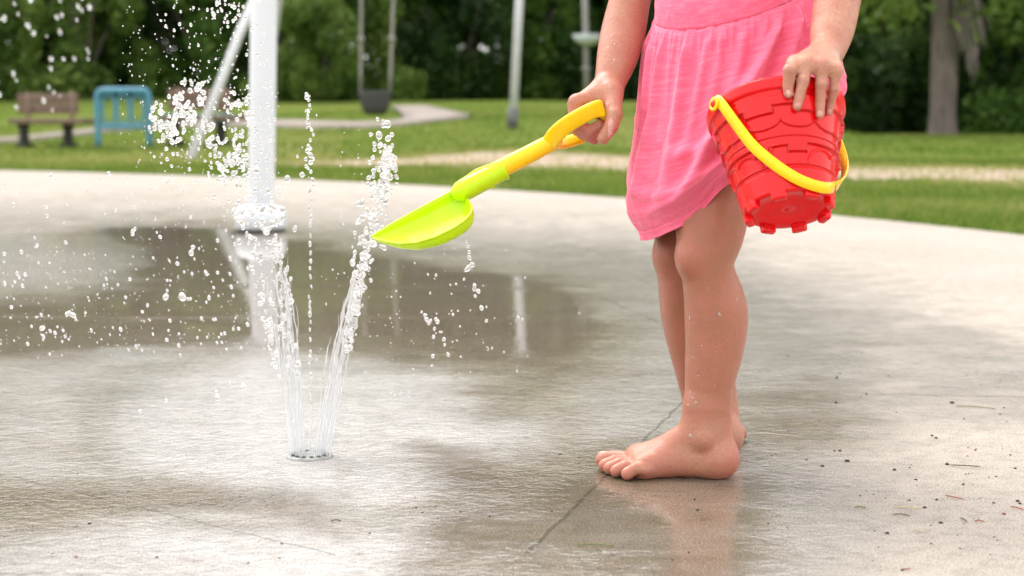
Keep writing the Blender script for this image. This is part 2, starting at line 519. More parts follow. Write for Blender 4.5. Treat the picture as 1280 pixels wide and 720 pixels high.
    for i, p in enumerate(tipsN):
        q = v-p; s1 = ax; n = np.array([0,0,1.])
        w = ((q@ax)/(.0048 if i == 0 else .0032))**2+((q@ay)/(.0052 if i == 0 else .0035))**2
        c = blend(c, .6*(1-smooth(.75, 1.15, w))*(q[:, 2] > -.004), nail)
    # creases: back of the knee and ankle, wrist, finger joints (drawn as a darker tint)
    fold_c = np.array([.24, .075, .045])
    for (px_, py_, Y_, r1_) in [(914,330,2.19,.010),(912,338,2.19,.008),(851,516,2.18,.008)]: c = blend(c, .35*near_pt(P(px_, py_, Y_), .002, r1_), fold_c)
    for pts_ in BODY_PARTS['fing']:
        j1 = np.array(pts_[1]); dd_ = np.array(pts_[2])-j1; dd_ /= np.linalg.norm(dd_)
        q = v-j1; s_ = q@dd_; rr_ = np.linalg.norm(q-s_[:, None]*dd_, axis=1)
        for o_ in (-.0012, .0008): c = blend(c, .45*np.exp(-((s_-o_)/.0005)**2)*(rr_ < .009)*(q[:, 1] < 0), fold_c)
    # lips, brows
    c = blend(c, .6*near_pt(hc+nf*.078+np.array([0,0,-.038]), .008, .016), red)
    return v, f, np.c_[c, np.ones(len(c))], hc, nf, nr
bv, bf, bcol, HC, NF, NR = build_body()
PERSON = empty('person', (.27, 2.27, 0), 'barefoot child in a pink jersey dress holding out a shovel and a red bucket', 'person')
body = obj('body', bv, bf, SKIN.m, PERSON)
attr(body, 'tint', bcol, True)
body.data.validate()
sm = body.modifiers.new('relax', 'SMOOTH'); sm.factor = .5; sm.iterations = 1
# eyes and hair (above the picture)
EYE = plain('eye', (.75,.75,.72), .1, .05)
for s_ in (-1, 1):
    c_ = HC+NF*.062+NR*s_*.027+np.array([0,0,.004])
    u = np.linspace(0, np.pi, 9); w = np.linspace(0, 2*np.pi, 12, endpoint=False)
    vv = np.array([c_+.0115*np.array([np.sin(a)*np.cos(b), np.sin(a)*np.sin(b), np.cos(a)]) for a in u for b in w])
    obj('eye', vv, grid_faces(12, 9, True), EYE, PERSON)
hs = Sculpt(HC-.13, HC+.13, .003)
hs.ell(HC-NF*.012+np.array([0,0,.018]), (.080,.084,.090), k=.01)
hs.ell(HC-NF*.040+np.array([0,0,-.030]), (.062,.066,.070), k=.03)
hs.ell(HC+NF*.075+np.array([0,0,-.035]), (.062,.062,.070), k=.012, sub=True)
hv, hf = hs.mesh()
hv = hv+np.c_[0*hv[:,0], 0*hv[:,0], .002*np.sin(hv[:,0]*900)]
HAIR = M('hair').set(Roughness=.45)
HAIR.to(HAIR.ramp(HAIR.noise(HAIR.coord('Object', (1, 1, .06)), 260, 3), [(.3, (.05,.026,.012)), (.7, (.16,.085,.04))]), 'Base Color')
obj('hair', hv, hf, HAIR.m, PERSON)
# ---------------------------------------------------------------- dress
def jersey(name):
    m = M(name).set(Roughness=.85, Sheen_Weight=.35, Sheen_Roughness=.5)
    m.b.inputs['Sheen Tint'].default_value = (1, .72, .80, 1)
    v = m.attr('cloth', 'Vector')
    sep = m.n('ShaderNodeMapping'); sep.inputs['Scale'].default_value = (26, 170, 1); m.l(v, sep.inputs['Vector'])
    slub = m.noise(sep.outputs['Vector'], 1.0, 5, .65)
    sep2 = m.n('ShaderNodeMapping'); sep2.inputs['Scale'].default_value = (55, 700, 1); m.l(v, sep2.inputs['Vector'])
    slub2 = m.noise(sep2.outputs['Vector'], 1.0, 3, .6)
    c = m.ramp(slub, [(.25, (.80,.095,.190)), (.50, (.84,.125,.228)), (.80, (.90,.225,.325))])
    c = m.mix(m.ramp(slub2, [(.52, 0.0), (.85, .34)]), c, (.97,.50,.58))
    m.to(c, 'Base Color')
    sep3 = m.n('ShaderNodeMapping'); sep3.inputs['Scale'].default_value = (900, 1400, 1); m.l(v, sep3.inputs['Vector'])
    wr = m.noise(m.coord(), 38, 3)
    m.to(m.bump(m.noise(sep3.outputs['Vector'], 1.0, 2), .22, .0008, m.bump(slub2, .25, .0006, m.bump(wr, .25, .004))), 'Normal')
    return m.m
JERSEY = jersey('pink_jersey')
def ring_top(th):
    c, s = np.cos(th), np.sin(th)
    return np.stack([.2835+.1*c, 2.27-.085*s, .603+.029*c-.030*s], -1)
def ring_bot(th):
    c, s = np.cos(th), np.sin(th)
    return np.stack([.2865+.128*c, 2.272-.122*s, .380+.083*c-.012*s+.018*np.exp(-((th-1.75)/.25)**2)], -1)
nth, nv_ = 720, 220
th = np.linspace(0, 2*np.pi, nth, endpoint=False); vv_ = np.linspace(0, 1, nv_)
TH, VV = np.meshgrid(th, vv_)
T = ring_top(TH); B = ring_bot(TH)
ease = VV**.85
pos = T*(1-ease[..., None])+B*ease[..., None]
out = np.stack([np.cos(TH)*.9, -np.sin(TH), 0*TH], -1)
bulge = .005*np.sin(np.pi*np.clip(VV, 0, 1))**1.2+.004*np.exp(-((VV-.80)/.14)**2)-.015*smooth(.84, 1.0, VV)
disp = bulge.copy()
def fold(th0, th1, w0, w1, a, v0=0., v1=1., curve=1.0, sharp=1.0):
    t = np.clip((VV-v0)/(v1-v0), 0, 1)
    tc = th0+(th1-th0)*t**curve
    w = w0+(w1-w0)*t
    d = (TH-tc+np.pi) % (2*np.pi)-np.pi
    env = smooth(0, .12, (VV-v0)/(v1-v0))*(1-smooth(.78, 1.0, (VV-v0)/(v1-v0))) if v1 < 1 else smooth(0, .10, (VV-v0)/(v1-v0))*(1-.55*smooth(.7, 1., VV))
    if v0 <= 0: env = np.maximum(env, .15*(VV < .1))
    return 1.3*a*env*np.exp(-np.abs(d/w)**(2*sharp))
# gathers at the waist seam
g = np.zeros_like(TH)
r_ = np.random.default_rng(3)
for k in range(64):
    t0 = k/64*2*np.pi+r_.uniform(-.03, .03); ln = r_.uniform(.10, .32)
    d = (TH-t0-r_.uniform(-.03,.03)*VV*8+np.pi) % (2*np.pi)-np.pi
    g += r_.uniform(.0018, .0040)*np.exp(-(d/(.022+.05*VV))**2)*np.exp(-(VV/ln)**1.5)*(.25+.75*smooth(0, .05, VV))
disp += g
# long folds; theta: pi = picture left, pi/2 = towards the camera, 0 = picture right
for a in [(2.66,2.86,.05,.12,.0065,0,.90),(2.24,2.40,.05,.13,.0085,0,1.0),(1.98,2.22,.04,.10,.0060,0,.72,1.3),(1.80,1.98,.04,.10,.0045,0,.6),
          (1.55,1.90,.05,.12,.0070,.0,.75,1.2),(1.30,1.62,.04,.10,.0050,0,.6),(1.05,2.25,.05,.14,.0130,.0,.95,.85),(.80,1.80,.06,.15,.0135,.02,1.0,.8),
          (.55,1.30,.06,.14,.010,0,1.0),(.25,.8,.06,.12,.008,0,1.0),(2.95,3.0,.05,.10,.006,0,1.0),(-.2,.1,.07,.14,.008,0,1.),(3.4,3.4,.08,.14,.009,0,1.),
          (3.9,3.9,.08,.14,.009,0,1.),(4.4,4.4,.08,.14,.009,0,1.),(4.9,4.9,.08,.14,.009,0,1.),(5.4,5.4,.08,.14,.009,0,1.)]:
    disp += fold(*a)
# drapes that sweep along the lifted hem
def sweep(v_l, v_r, w, a, ta, tb, bow=0.):
    t = np.clip((TH-ta)/(tb-ta), 0, 1)
    vc = v_r+(v_l-v_r)*t+bow*np.sin(np.pi*t)
    env = smooth(0, .2, (TH-ta)/(tb-ta))*(1-smooth(.8, 1, (TH-ta)/(tb-ta)))
    return 1.3*a*env*np.exp(-((VV-vc)/w)**2)
disp += sweep(.70,.76,.035,.0050,1.5,3.0,.07)+sweep(.86,.78,.026,.0042,1.45,2.75,.02)+sweep(.56,.50,.045,.004,1.3,2.4,.08)
disp += .0075*fbm(TH*2.6+VV*1.5, VV*3.2, 0, 4, 5)*smooth(.1, .5, VV)+.0028*np.abs(fbm(TH*6+VV*6, VV*7, 4, 3, 15))*smooth(.15, .5, VV)+.0006*fbm(TH*14, VV*16, 3, 3, 9)
# hem band
disp += .0010*smooth(.945, .952, VV)-.0012*np.exp(-((VV-.947)/.004)**2)
disp += .0022*smooth(0, .012, VV)
pos = pos+out*disp[..., None]
# the front of the skirt rests against the bucket's back and the thigh: keep it out of the bucket
q = pos-BC; hh = q@BD; rr = q-hh[..., None]*BD; rd = np.linalg.norm(rr, axis=-1)
inside = (hh > -.01) & (hh < BH) & (rd < .088)
pos[..., 1] += np.where(inside, (.088-rd)*1.15, 0)
skirt = obj('dress_skirt', pos.reshape(-1, 3), grid_faces(nth, nv_, True)[:, ::-1], JERSEY, PERSON)
attrv = np.stack([TH*.11, VV*.29, 0*TH], -1).reshape(-1, 3)
def attr_vec(o, name, vals):
    a = o.data.attributes.new(name, 'FLOAT_VECTOR', 'POINT'); a.data.foreach_set('vector', np.asarray(vals, np.float32).ravel())
attr_vec(skirt, 'cloth', attrv)
so = skirt.modifiers.new('thickness', 'SOLIDIFY'); so.thickness = .0016; so.offset = 0
# bodice
nv2 = 70
TH2, V2 = np.meshgrid(th, np.linspace(0, 1, nv2))
T = ring_top(TH2)
c_, s_ = np.cos(TH2), np.sin(TH2)
sh = np.stack([.285+.088*c_-.0*s_, 2.275-.072*s_-.0*c_, .70+0*c_], -1)
nk = np.stack([.283+.050*c_, 2.275-.045*s_, .825+.012*s_*0], -1)
e1_ = smooth(0, .45, V2)[..., None]; e2_ = smooth(.35, 1, V2)[..., None]
pb = T*(1-e1_)+sh*e1_; pb[..., 2] = (T[..., 2]*(1-V2)+.825*V2)
pb = pb*(1-e2_**2)+nk*e2_**2
db = .0003+.0019*smooth(0, .12, V2)+.0016*fbm(TH2*4, V2*6, 1, 3, 2)+.0010*fbm(TH2*11, V2*30, 2, 3, 12)
pb = pb+np.stack([c_, -s_, 0*c_], -1)*db[..., None]
bodice = obj('dress_bodice', pb.reshape(-1, 3), grid_faces(nth, nv2, True)[:, ::-1], JERSEY, PERSON)
attr_vec(bodice, 'cloth', np.stack([TH2*.11, -V2*.25, 0*TH2], -1).reshape(-1, 3))
so = bodice.modifiers.new('thickness', 'SOLIDIFY'); so.thickness = .0016; so.offset = 0
# ---------------------------------------------------------------- red castle bucket
def plastic(name, col, trans=0.0, rough=.28):
    m = M(name).set(Roughness=rough, Subsurface_Weight=.12, Subsurface_Scale=.004, Specular_IOR_Level=.38)
    m.b.inputs['Subsurface Radius'].default_value = (1, .4, .3) if col[0] > col[1]*3 else (1, 1, .3)
    v = m.coord()
    c = np.array(col)
    bc_ = m.ramp(m.noise(v, 35, 4), [(.3, tuple(c*.93)), (.7, tuple(np.minimum(c*1.05, 1)))])
    m.to(m.mix(m.math('MULTIPLY', m.attr('rib'), .6), bc_, tuple(c*[.55, .3, .3])), 'Base Color')      # ribs painted darker: shade along the relief lines put into the colour
    m.to(m.ramp(m.noise(v, 90, 4), [(.35, rough*.75), (.75, rough*1.5)]), 'Roughness')
    m.to(m.bump(m.noise(v, 420, 3), .05, .001, m.bump(m.noise(v, 60, 2), .06, .003)), 'Normal')
    return m.m
RED = plastic('red_plastic', (.78, .003, .006), rough=.15)
YEL = plastic('yellow_plastic', (.93, .60, .004))
LIME = plastic('lime_plastic', (.53, .76, .003))
def bpt(th, h, r): # bucket coordinates -> world
    th = np.asarray(th); h = np.asarray(h)
    return BC+BD*h[..., None]+BE1*(r*np.cos(th))[..., None]+BE2*(r*np.sin(th))[..., None]
bucket = empty('toy_bucket', tuple(BC), 'red plastic sandcastle bucket held by its rim in the child\'s hand', 'toy bucket')
nT = 900
# relief drawn as ridge lines in (arc mm, height mm)
def seg_d(x, y, ax, ay, bx, by):
    dx, dy = bx-ax, by-ay; L = dx*dx+dy*dy
    t = np.clip(((x-ax)*dx+(y-ay)*dy)/L, 0, 1)
    return np.hypot(x-ax-t*dx, y-ay-t*dy)
def poly_d(x, y, pts):
    d = np.full(x.shape, 1e9)
    for a, b in zip(pts[:-1], pts[1:]): d = np.minimum(d, seg_d(x, y, *a, *b))
    return d
prof = [(.0015,.0762),(.0,.0774),(-.0012,.0786),(-.001,.0800),(.0005,.0808),(.003,.0810),(.010,.0802),(.0125,.0796),(.0132,.0782),(.0135,.0752)]
wall_h = np.linspace(.0142, BH, 200)
hs_ = np.array([p[0] for p in prof]+list(wall_h)+[BH+.0012, BH+.0016, BH+.0010, BH-.0005])
rs_ = np.array([p[1] for p in prof]+list(brad(wall_h))+[brad(BH)-.0012, brad(BH)-.004, brad(BH)-.007, .0])
inner_h = np.array([BH-.0035, BH-.004, BH-.008, .05, .010, .003, .0015])
inner_r = np.array([.0, .045, brad(BH-.008)-.0035, brad(.05)-.0022, brad(.012)-.0022, .0730, .0762])
ht = np.r_[hs_, inner_h]; rt = np.r_[rs_, inner_r]
th_b = np.linspace(0, 2*np.pi, nT, endpoint=False)
THb, Hb = np.meshgrid(th_b, ht); Rb = np.repeat(rt[:, None], nT, 1)
period = 2*np.pi/3
u = ((THb-np.radians(98)+period/2) % period)-period/2
x = u*33.4; y = (Hb*1000-4)*1.06      # relief drawing units
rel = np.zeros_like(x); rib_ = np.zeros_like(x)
def ridge(d, w, a): return 2.0*a*np.exp(-(d/(w*.8))**4)
L1 = [(-35,27),(-24,27),(-24,37),(-10,37),(-10,29),(4,29),(4,38),(19,38),(19,29),(28,29),(28,27),(35,27)]
plate1 = smooth(.2, 1.2, np.where((y > 16), 1, 0))
# filled crenel band: above the line is raised
def above(pts):
    xs = np.array([p[0] for p in pts]); ys = np.array([p[1] for p in pts])
    o = np.argsort(xs, kind='stable')
    return np.interp(x, xs[o]+np.arange(len(xs))*1e-4, ys[o])
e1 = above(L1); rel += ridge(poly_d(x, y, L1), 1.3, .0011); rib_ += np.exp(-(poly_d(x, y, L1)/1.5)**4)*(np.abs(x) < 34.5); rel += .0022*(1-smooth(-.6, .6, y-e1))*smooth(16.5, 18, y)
sc_ = 45+11*np.sqrt(np.clip(1-((((x+20) % 20)-10)/10.)**2, 0, 1))      # scallops
rel += ridge(y-sc_, 1.0, .0013)+.0008*(1-smooth(-.5,.5,y-sc_))
for yr in (66., 101.):
    rel += ridge(y-yr, 1.4, .0010)
L2 = [(-35,76),(-14,76),(-14,86),(-3,86),(-3,78),(8,78),(8,87),(18,87),(18,76),(35,76)]
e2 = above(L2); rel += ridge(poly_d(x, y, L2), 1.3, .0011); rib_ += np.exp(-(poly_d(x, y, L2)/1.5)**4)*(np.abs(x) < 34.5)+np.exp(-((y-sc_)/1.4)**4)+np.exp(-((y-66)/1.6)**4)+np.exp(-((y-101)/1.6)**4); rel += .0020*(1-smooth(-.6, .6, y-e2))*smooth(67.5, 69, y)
for cx in (-27., 27.):
    d = np.abs(np.hypot((x-cx), (y-99)*.62)-11.5); rel += np.where(y < 99.5, ridge(d, 1.1, .0013), 0)
rel += .0060*smooth(103, 108, y)*(1-smooth(131, 136, y))*.35
is_wall = (np.arange(len(ht)) >= len(prof)) & (np.arange(len(ht)) < len(prof)+len(wall_h))
Rb += np.where(is_wall[:, None], rel, 0)
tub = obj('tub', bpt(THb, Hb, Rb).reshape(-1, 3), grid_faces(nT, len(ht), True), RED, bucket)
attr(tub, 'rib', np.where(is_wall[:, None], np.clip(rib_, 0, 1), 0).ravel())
# merlons round the base
for k in range(8):
    mb = MB()
    t0 = np.radians(90+22+45*k); w = np.radians(10.5)
    n1 = 9
    ths = np.linspace(t0-w, t0+w, n1)
    sec = [(.1150,.0500),(.1160,.0528),(.129,.0525),(.1350,.0517),(.1365,.0500),(.1365,.0435),(.1350,.0420),(BH-.001,.0415)]
    vs = []
    for j, tt in enumerate(ths):
        sh = .0 if 0 < j < n1-1 else .0012
        for (hh_, rr_) in sec:
            cxh = .13; vs.append(bpt(np.array(tt), np.array(hh_-(sh if hh_ > .131 else 0)), rr_-(sh if rr_ > .05 else -sh)))
    m_ = len(sec); vs = np.array(vs)
    f = [(a*m_+b, a*m_+b+1, (a+1)*m_+b+1, (a+1)*m_+b) for a in range(n1-1) for b in range(m_-1)]
    f += [tuple(range(m_))[::-1], tuple((n1-1)*m_+b for b in range(m_))]
    mb.add(vs, f)
    feet = mb.build('merlon', RED, bucket)
    bv_ = feet.modifiers.new('round', 'BEVEL'); bv_.width = .0012; bv_.segments = 2; bv_.limit_method = 'ANGLE'
# sprue dot at the middle of the base
mb = MB(); a = np.linspace(0, 2*np.pi, 16, endpoint=False)
dv = np.vstack([[bpt(np.array(t), np.array(BH-.001), .0028) for t in a], [bpt(np.array(t), np.array(BH+.0012), .0022) for t in a], [bpt(np.array(0.), np.array(BH+.0016), 0.)]])
mb.add(dv, [(i, (i+1) % 16, 16+(i+1) % 16, 16+i) for i in range(16)]+[(16+i, 16+(i+1) % 16, 32) for i in range(16)])
mb.build('base_dot', RED, bucket)
# handle
pv = -.90*BE1+.436*BE2
Mh = BC+BD*.007
hpx = np.array([(897,124),(905,134),(920,155),(940,181),(965,203),(990,220),(1012,230),(1034,235),(1049,230),(1056,215),(1054,197),(1046,174)], float)
hpx = catmull(hpx, 10)
pl, pr = Mh+pv*.0855, Mh-pv*.0855
tt_ = np.linspace(0, 1, len(hpx)); hp = []
for (a_, b2), t in zip(hpx, tt_):
    d = ray(a_, b2); dn_ = d/np.linalg.norm(d); L_ = np.linspace(1.7, 2.3, 1500)
    q = CAM+L_[:, None]*dn_-BC; h_ = q@BD; rd_ = np.linalg.norm(q-h_[:, None]*BD, axis=1)
    ok = (rd_ < np.where(h_ < .016, .083, brad(np.minimum(h_, BH))+.009)) & (h_ > -.005) & (h_ < BH+.02)
    base_y = pl[1]+(pr[1]-pl[1])*t-.035*math.sin(math.pi*t)+.035*smooth(.72, .9, t)
    yv = min(base_y, (CAM+L_[np.argmax(ok)]*dn_)[1]) if ok.any() and t < .70 else base_y
    hp.append(yv)
hp = np.array(hp)
for _ in range(14):
    sm_ = hp.copy(); sm_[1:-1] = (hp[:-2]+2*hp[1:-1]+hp[2:])/4; hp = np.where(tt_ < .66, np.minimum(sm_, hp+.0006), sm_) if _ < 10 else sm_
path = np.array([P(a_, b2, y_) for (a_, b2), y_ in zip(hpx, hp)])
path[0] = path[0]*.5+pl*.5
hn = np.cross(pv, path[len(path)//2]-Mh); hn /= np.linalg.norm(hn)
t_, _, _ = frames(path)
npth = len(path); vs = []
for p, t in zip(path, t_):
    o = p-BC; o = o-BD*(o@BD)*.8; o -= t*(o@t); o /= np.linalg.norm(o)
    wd_ = np.cross(t, o)
    for s1, s2 in ((-.0060, -.0012), (-.0064, 0), (-.0060, .0012), (.0060, .0012), (.0064, 0), (.0060, -.0012)):
        vs.append(p+wd_*s1+o*s2)
n6 = 6; f = [(i*n6+j, i*n6+(j+1) % n6, (i+1)*n6+(j+1) % n6, (i+1)*n6+j) for i in range(npth-1) for j in range(n6)]
f += [tuple(range(n6)), tuple((npth-1)*n6+j for j in range(n6))]
hb = MB().add(np.array(vs), f)
for sg in (1, -1):                        # pivot rings
    c = Mh+sg*pv*.0850; t = pv
    bx_ = np.cross(t, hn); bx_ /= np.linalg.norm(bx_)
    a = np.linspace(0, 2*np.pi, 33)
    vs = []; 
    for q in a[:-1]:
        d = np.cos(q)*hn+np.sin(q)*bx_
        for rr_, o in ((.0046,-.0018),(.0080,-.0018),(.0084,0),(.0080,.0018),(.0046,.0018),(.0042,0)): vs.append(c+d*rr_+t*o)
    hb.add(np.array(vs), [(i*6+j, i*6+(j+1) % 6, ((i+1) % 32)*6+(j+1) % 6, ((i+1) % 32)*6+j) for i in range(32) for j in range(6)])
handle = hb.build('handle', YEL, bucket)
for sg in (1, -1):
    pb_ = MB(); c = Mh+sg*pv*.077
    pb_.tube([c, c+sg*pv*.010, c+sg*pv*.0115], [.0042, .0042, .003], 16)
    pb_.build('pivot_pin', RED, bucket)
# ---------------------------------------------------------------- shovel
sh_root = P(660, 194, 2.25)
shovel = empty('toy_shovel', tuple(sh_root), 'lime and yellow plastic sand shovel held out over the fountain', 'toy shovel')
cam_d = np.array([0, -.995, .0995])
A0 = P(694, 176, 2.254); A1 = P(576, 238, 2.238)
ax_s = (A1-A0)/np.linalg.norm(A1-A0)
updir = np.cross(ax_s, cam_d); updir /= np.linalg.norm(updir)
if updir[2] < 0: updir = -updir
camn = np.cross(ax_s, updir); 
if camn@cam_d < 0: camn = -camn
k_ = scale_at(640, 200, 2.246)
# yellow shaft
sb = MB()
pth = np.array([P(700,172.5,2.255), P(694,175.5,2.254), P(690,177.7,2.2535), P(660,193.5,2.25), P(628,210,2.2455), P(612,218.5,2.243)])
rad = np.array([7, 10.5, 11.0, 11.5, 11.8, 11.8])*k_
sb.tube(pth, rad, 28)
sb.build('shaft', YEL, shovel)
# D grip: two side bands and a cross bar
gb = MB()
def band(path, w_dir, hw, ht_):
    path = catmull(path, 8); t, _, _ = frames(path)
    vs = []
    for i, (p, tt) in enumerate(zip(path, t)):
        w = w_dir-tt*(w_dir@tt); w /= np.linalg.norm(w); o = np.cross(tt, w)
        for j in range(12):
            a_ = 2*np.pi*j/12
            ca, sa = np.cos(a_), np.sin(a_)
            vs.append(p+w*hw*np.sign(ca)*abs(ca)**.5+o*ht_*np.sign(sa)*abs(sa)**.5)
    n = len(path)
    f = [(i*12+j, i*12+(j+1) % 12, (i+1)*12+(j+1) % 12, (i+1)*12+j) for i in range(n-1) for j in range(12)]
    f += [tuple(range(12))[::-1], tuple((n-1)*12+j for j in range(12))]
    gb.add(np.array(vs), f)
near_b = [P(687,178.5,2.248), P(695,168,2.232), P(708,156.5,2.221), P(726,145.5,2.216), P(742,137.5,2.217), P(750.5,136,2.222), P(754,141,2.236)]
far_b = [P(690,179.5,2.258), P(702,179,2.278), P(716,175.5,2.292), P(734,168.5,2.300), P(750,160,2.300), P(756,154,2.292), P(757,149,2.276)]
band(near_b, updir*.95+camn*.45, 10.8*k_, 4.0*k_)
band(far_b, updir*.85-camn*.5, 8.5*k_, 3.8*k_)
gb.tube(catmull([P(753,141,2.228), P(755.5,146,2.255), P(756,150,2.290)], 5), 6.0*k_, 14)
gb.build('grip', YEL, shovel)
# scoop
C0 = A1
tipP = P(466, 297, 2.215)
Ls = np.linalg.norm(tipP-C0)
ax2 = (tipP-C0)/Ls
nrm = updir*.83+camn*.555; nrm -= ax2*(nrm@ax2); nrm /= np.linalg.norm(nrm)      # opening direction
lat = np.cross(ax2, nrm)
if lat@camn < 0: lat = -lat                                                          # towards the camera
ns, nc = 70, 61
s = np.linspace(0, 1, ns); c = np.linspace(-1, 1, nc)
SS, CC = np.meshgrid(s, c, indexing='ij')
def scoop(off):
    # half width and depth along the scoop
    hw = np.interp(SS, [0,.015,.04,.08,.16,.30,.50,.68,.82,.92,.97,1], np.array([16,24,30,34,38,40,39,34,25,14,7,2.5]))*k_
    dp = np.interp(SS, [0,.02,.05,.10,.2,.45,.7,.85,.95,1], np.array([4,14,19,22.5,24.5,24,19,12.5,7,4.5]))*k_
    # keep the rim level while the floor rises to the tip
    a_ = CC*np.pi/2*1.0
    X = np.sign(np.sin(a_))*np.abs(np.sin(a_))**.75*(hw+off)
    Z = -np.cos(a_)**.62*(dp+off)
    ctr = C0+SS[..., None]*ax2*Ls
    sh = -15*k_*(1-SS)*0
    mid = (-camn*0)
    base = ctr-lat*0+nrm*(0)
    # the far rim runs straight from the socket to the tip: shift sections so it does
    shift = (hw-2.5*k_)*.86
    base = base+lat*(shift)[..., None]
    return base+lat*X[..., None]+nrm*Z[..., None]
vo = scoop(0.0); vi = scoop(-.0018)
nfl = ns*nc
vs = np.vstack([vo.reshape(-1, 3), vi.reshape(-1, 3)])
f = []
for i in range(ns-1):
    for j in range(nc-1):
        q = i*nc+j
        f.append((q, q+1, q+nc+1, q+nc)); f.append((nfl+q+nc, nfl+q+nc+1, nfl+q+1, nfl+q))
for i in range(ns-1):
    for j in (0, nc-1):
        q = i*nc+j; f.append((q, q+nc, nfl+q+nc, nfl+q) if j == 0 else (q+nc, q, nfl+q, nfl+q+nc))
for j in range(nc-1):
    for i in (0, ns-1):
        q = i*nc+j; f.append((q+1, q, nfl+q, nfl+q+1) if i == 0 else (q, q+1, nfl+q+1, nfl+q))
sc_b = MB().add(vs, f)
# rolled rim bead
for j in (0, nc-1):
    sc_b.tube(vo[1:, j, :]+nrm*.0004, .0015, 8)
scoop_o = sc_b.build('scoop', LIME, shovel)
# socket with collar and a rib
kb = MB()
S0 = P(631,211,2.2458); S1 = P(574,240.5,2.2375)
sp_ = np.array([S0+(S1-S0)*t for t in (0, .01, .05, .08, .3, .6, .85, 1.0, 1.15)])
kb.tube(sp_, np.array([13.0, 14.2, 14.2, 13.2, 13.5, 14.0, 14.2, 13, 6])*k_, 28)
kb.tube([S0+(S1-S0)*.10+updir*11.5*k_, S0+(S1-S0)*.5+updir*13.5*k_, S0+(S1-S0)*.95+updir*11*k_], np.array([2.2, 3.2, 2.2])*k_, 10)
kb.tube([S0+(S1-S0)*.35-updir*10.5*k_, S0+(S1-S0)*.4-updir*14.5*k_], 3*k_, 10)
kb.build('socket', LIME, shovel)
# ---------------------------------------------------------------- water
WATER = M('clear_water').set(Roughness=0.0, IOR=1.33, Transmission_Weight=.76)
WATER.b.inputs['Base Color'].default_value = (1, 1, 1, 1)
JETM = M('aerated_water').set(Roughness=.06, IOR=1.33, Transmission_Weight=.72)
JETM.b.inputs['Base Color'].default_value = (.97, .98, 1, 1)
JETM.to(JETM.bump(JETM.noise(JETM.coord('Object', (1, 1, .45)), 300, 3), .5, .003), 'Normal')
WATER, JETM = WATER.m, JETM.m
def ico(sub):
    import bmesh
    bm = bmesh.new(); bmesh.ops.create_icosphere(bm, subdivisions=sub, radius=1.0)
    v = np.array([tuple(q.co) for q in bm.verts]); f = np.array([[q.index for q in w.verts] for w in bm.faces]); bm.free()
    return v, f
IV, IF = ico(3); IV2, IF2 = ico(2)
NOZ = G(387, 571); NY = NOZ[1]
STEEL = M('wet_steel').set(Metallic=.6, Roughness=.45)
STEEL.to(STEEL.ramp(STEEL.noise(STEEL.coord(), 80, 4), [(.3, (.22,.225,.22)), (.7, (.40,.41,.40))]), 'Base Color')
DARK = plain('dark_opening', (.07,.072,.07), .5)
noz = empty('fountain_nozzle', tuple(NOZ), 'round steel ground nozzle with a ring of holes set flush in the wet concrete', 'fountain nozzle')
mb = MB(); a = np.linspace(0, 2*np.pi, 48, endpoint=False)
R0 = .0285
def ringv(r, z): return np.c_[NOZ[0]+r*np.cos(a), NOZ[1]+r*np.sin(a), np.full(48, z)]
mb.add(np.vstack([ringv(R0+.003, .0002), ringv(R0+.002, .0028), ringv(R0, .0034), ringv(.0, .0036)]), grid_faces(48, 4, True))
mb.build('plate', STEEL, noz)
holes = MB()
for k in range(14):
    q = 2*np.pi*k/14; c = NOZ+np.array([np.cos(q)*.0235, np.sin(q)*.0235, 0])
    holes.tube([c+[0,0,.0030], c+[0,0,.0050]], .0028, 12)
holes.build('outlet_ring', DARK, noz)
# ---- streams
def stream(x0, x1, y1, dY, w, seed, bend=.0):
    """one jet leaving the nozzle: centre line in photo pixels lifted into the plane it flies in"""
    r = np.random.default_rng(seed)
    n = 90; t = np.linspace(0, 1, n)
    y = 569+(y1-569)*t
    xx = x0+(x1-x0)*(t**(1.0+bend))
    Y = NY+dY*.45+dY*t*1.2
    p = np.array([P(a_, b_, c_) for a_, b_, c_ in zip(xx, y, Y)])
    wob = np.c_[fbm(t*9, t*0+seed, 0, 3, seed), fbm(t*9, t*0+seed+5, 0, 3, seed+1), 0*t]*.006*t[:, None]
    p = p+wob
    rad = w*.001*(1.0+.75*fbm(t*15, t*0+seed*2.3, 0, 3, seed+3)*smooth(.08, .5, t))
    rad *= np.clip(1-.35*t, .3, 1)*(1-smooth(.86, 1, t))+.05
    rad = np.clip(rad*(1+.5*np.maximum(fbm(t*26, t*0+seed, 1, 2, seed+4), -.8)*smooth(.25, .7, t)), .00035, None)
    # necks where the jet is about to break into drops
    neck = smooth(.10, .28, fbm(t*11, t*0+seed*1.7, 2, 2, seed+9))*smooth(.4, .5, t)
    rad = rad*(1-.8*neck)+.00035*neck
    rad[-3:] *= [.8, .6, .3]
    mb = MB(); mb.tube(p, rad, 9)
    return mb, p
LEFT = [(363,328,330,-.030,1.5),(365,336,350,.024,1.3),(367,341,318,-.012,1.7),(369,346,340,.03,1.4),(371,350,305,-.022,1.6),(373,354,330,.016,1.4),(375,357,320,-.03,1.6),(377,360,350,.028,1.3),(379,364,345,-.010,1.5),(381,368,380,.020,1.2)]
RIGHT = [(392,414,420,.026,1.2),(395,425,392,-.026,1.5),(398,432,372,.012,1.6),(400,436,360,-.02,1.5),(402,440,345,.022,1.7),(404,443,335,-.014,1.6),(406,446,330,.03,1.5),(408,450,322,-.026,1.7),(410,453,330,.016,1.5),(412,457,345,-.012,1.4)]
spine = []
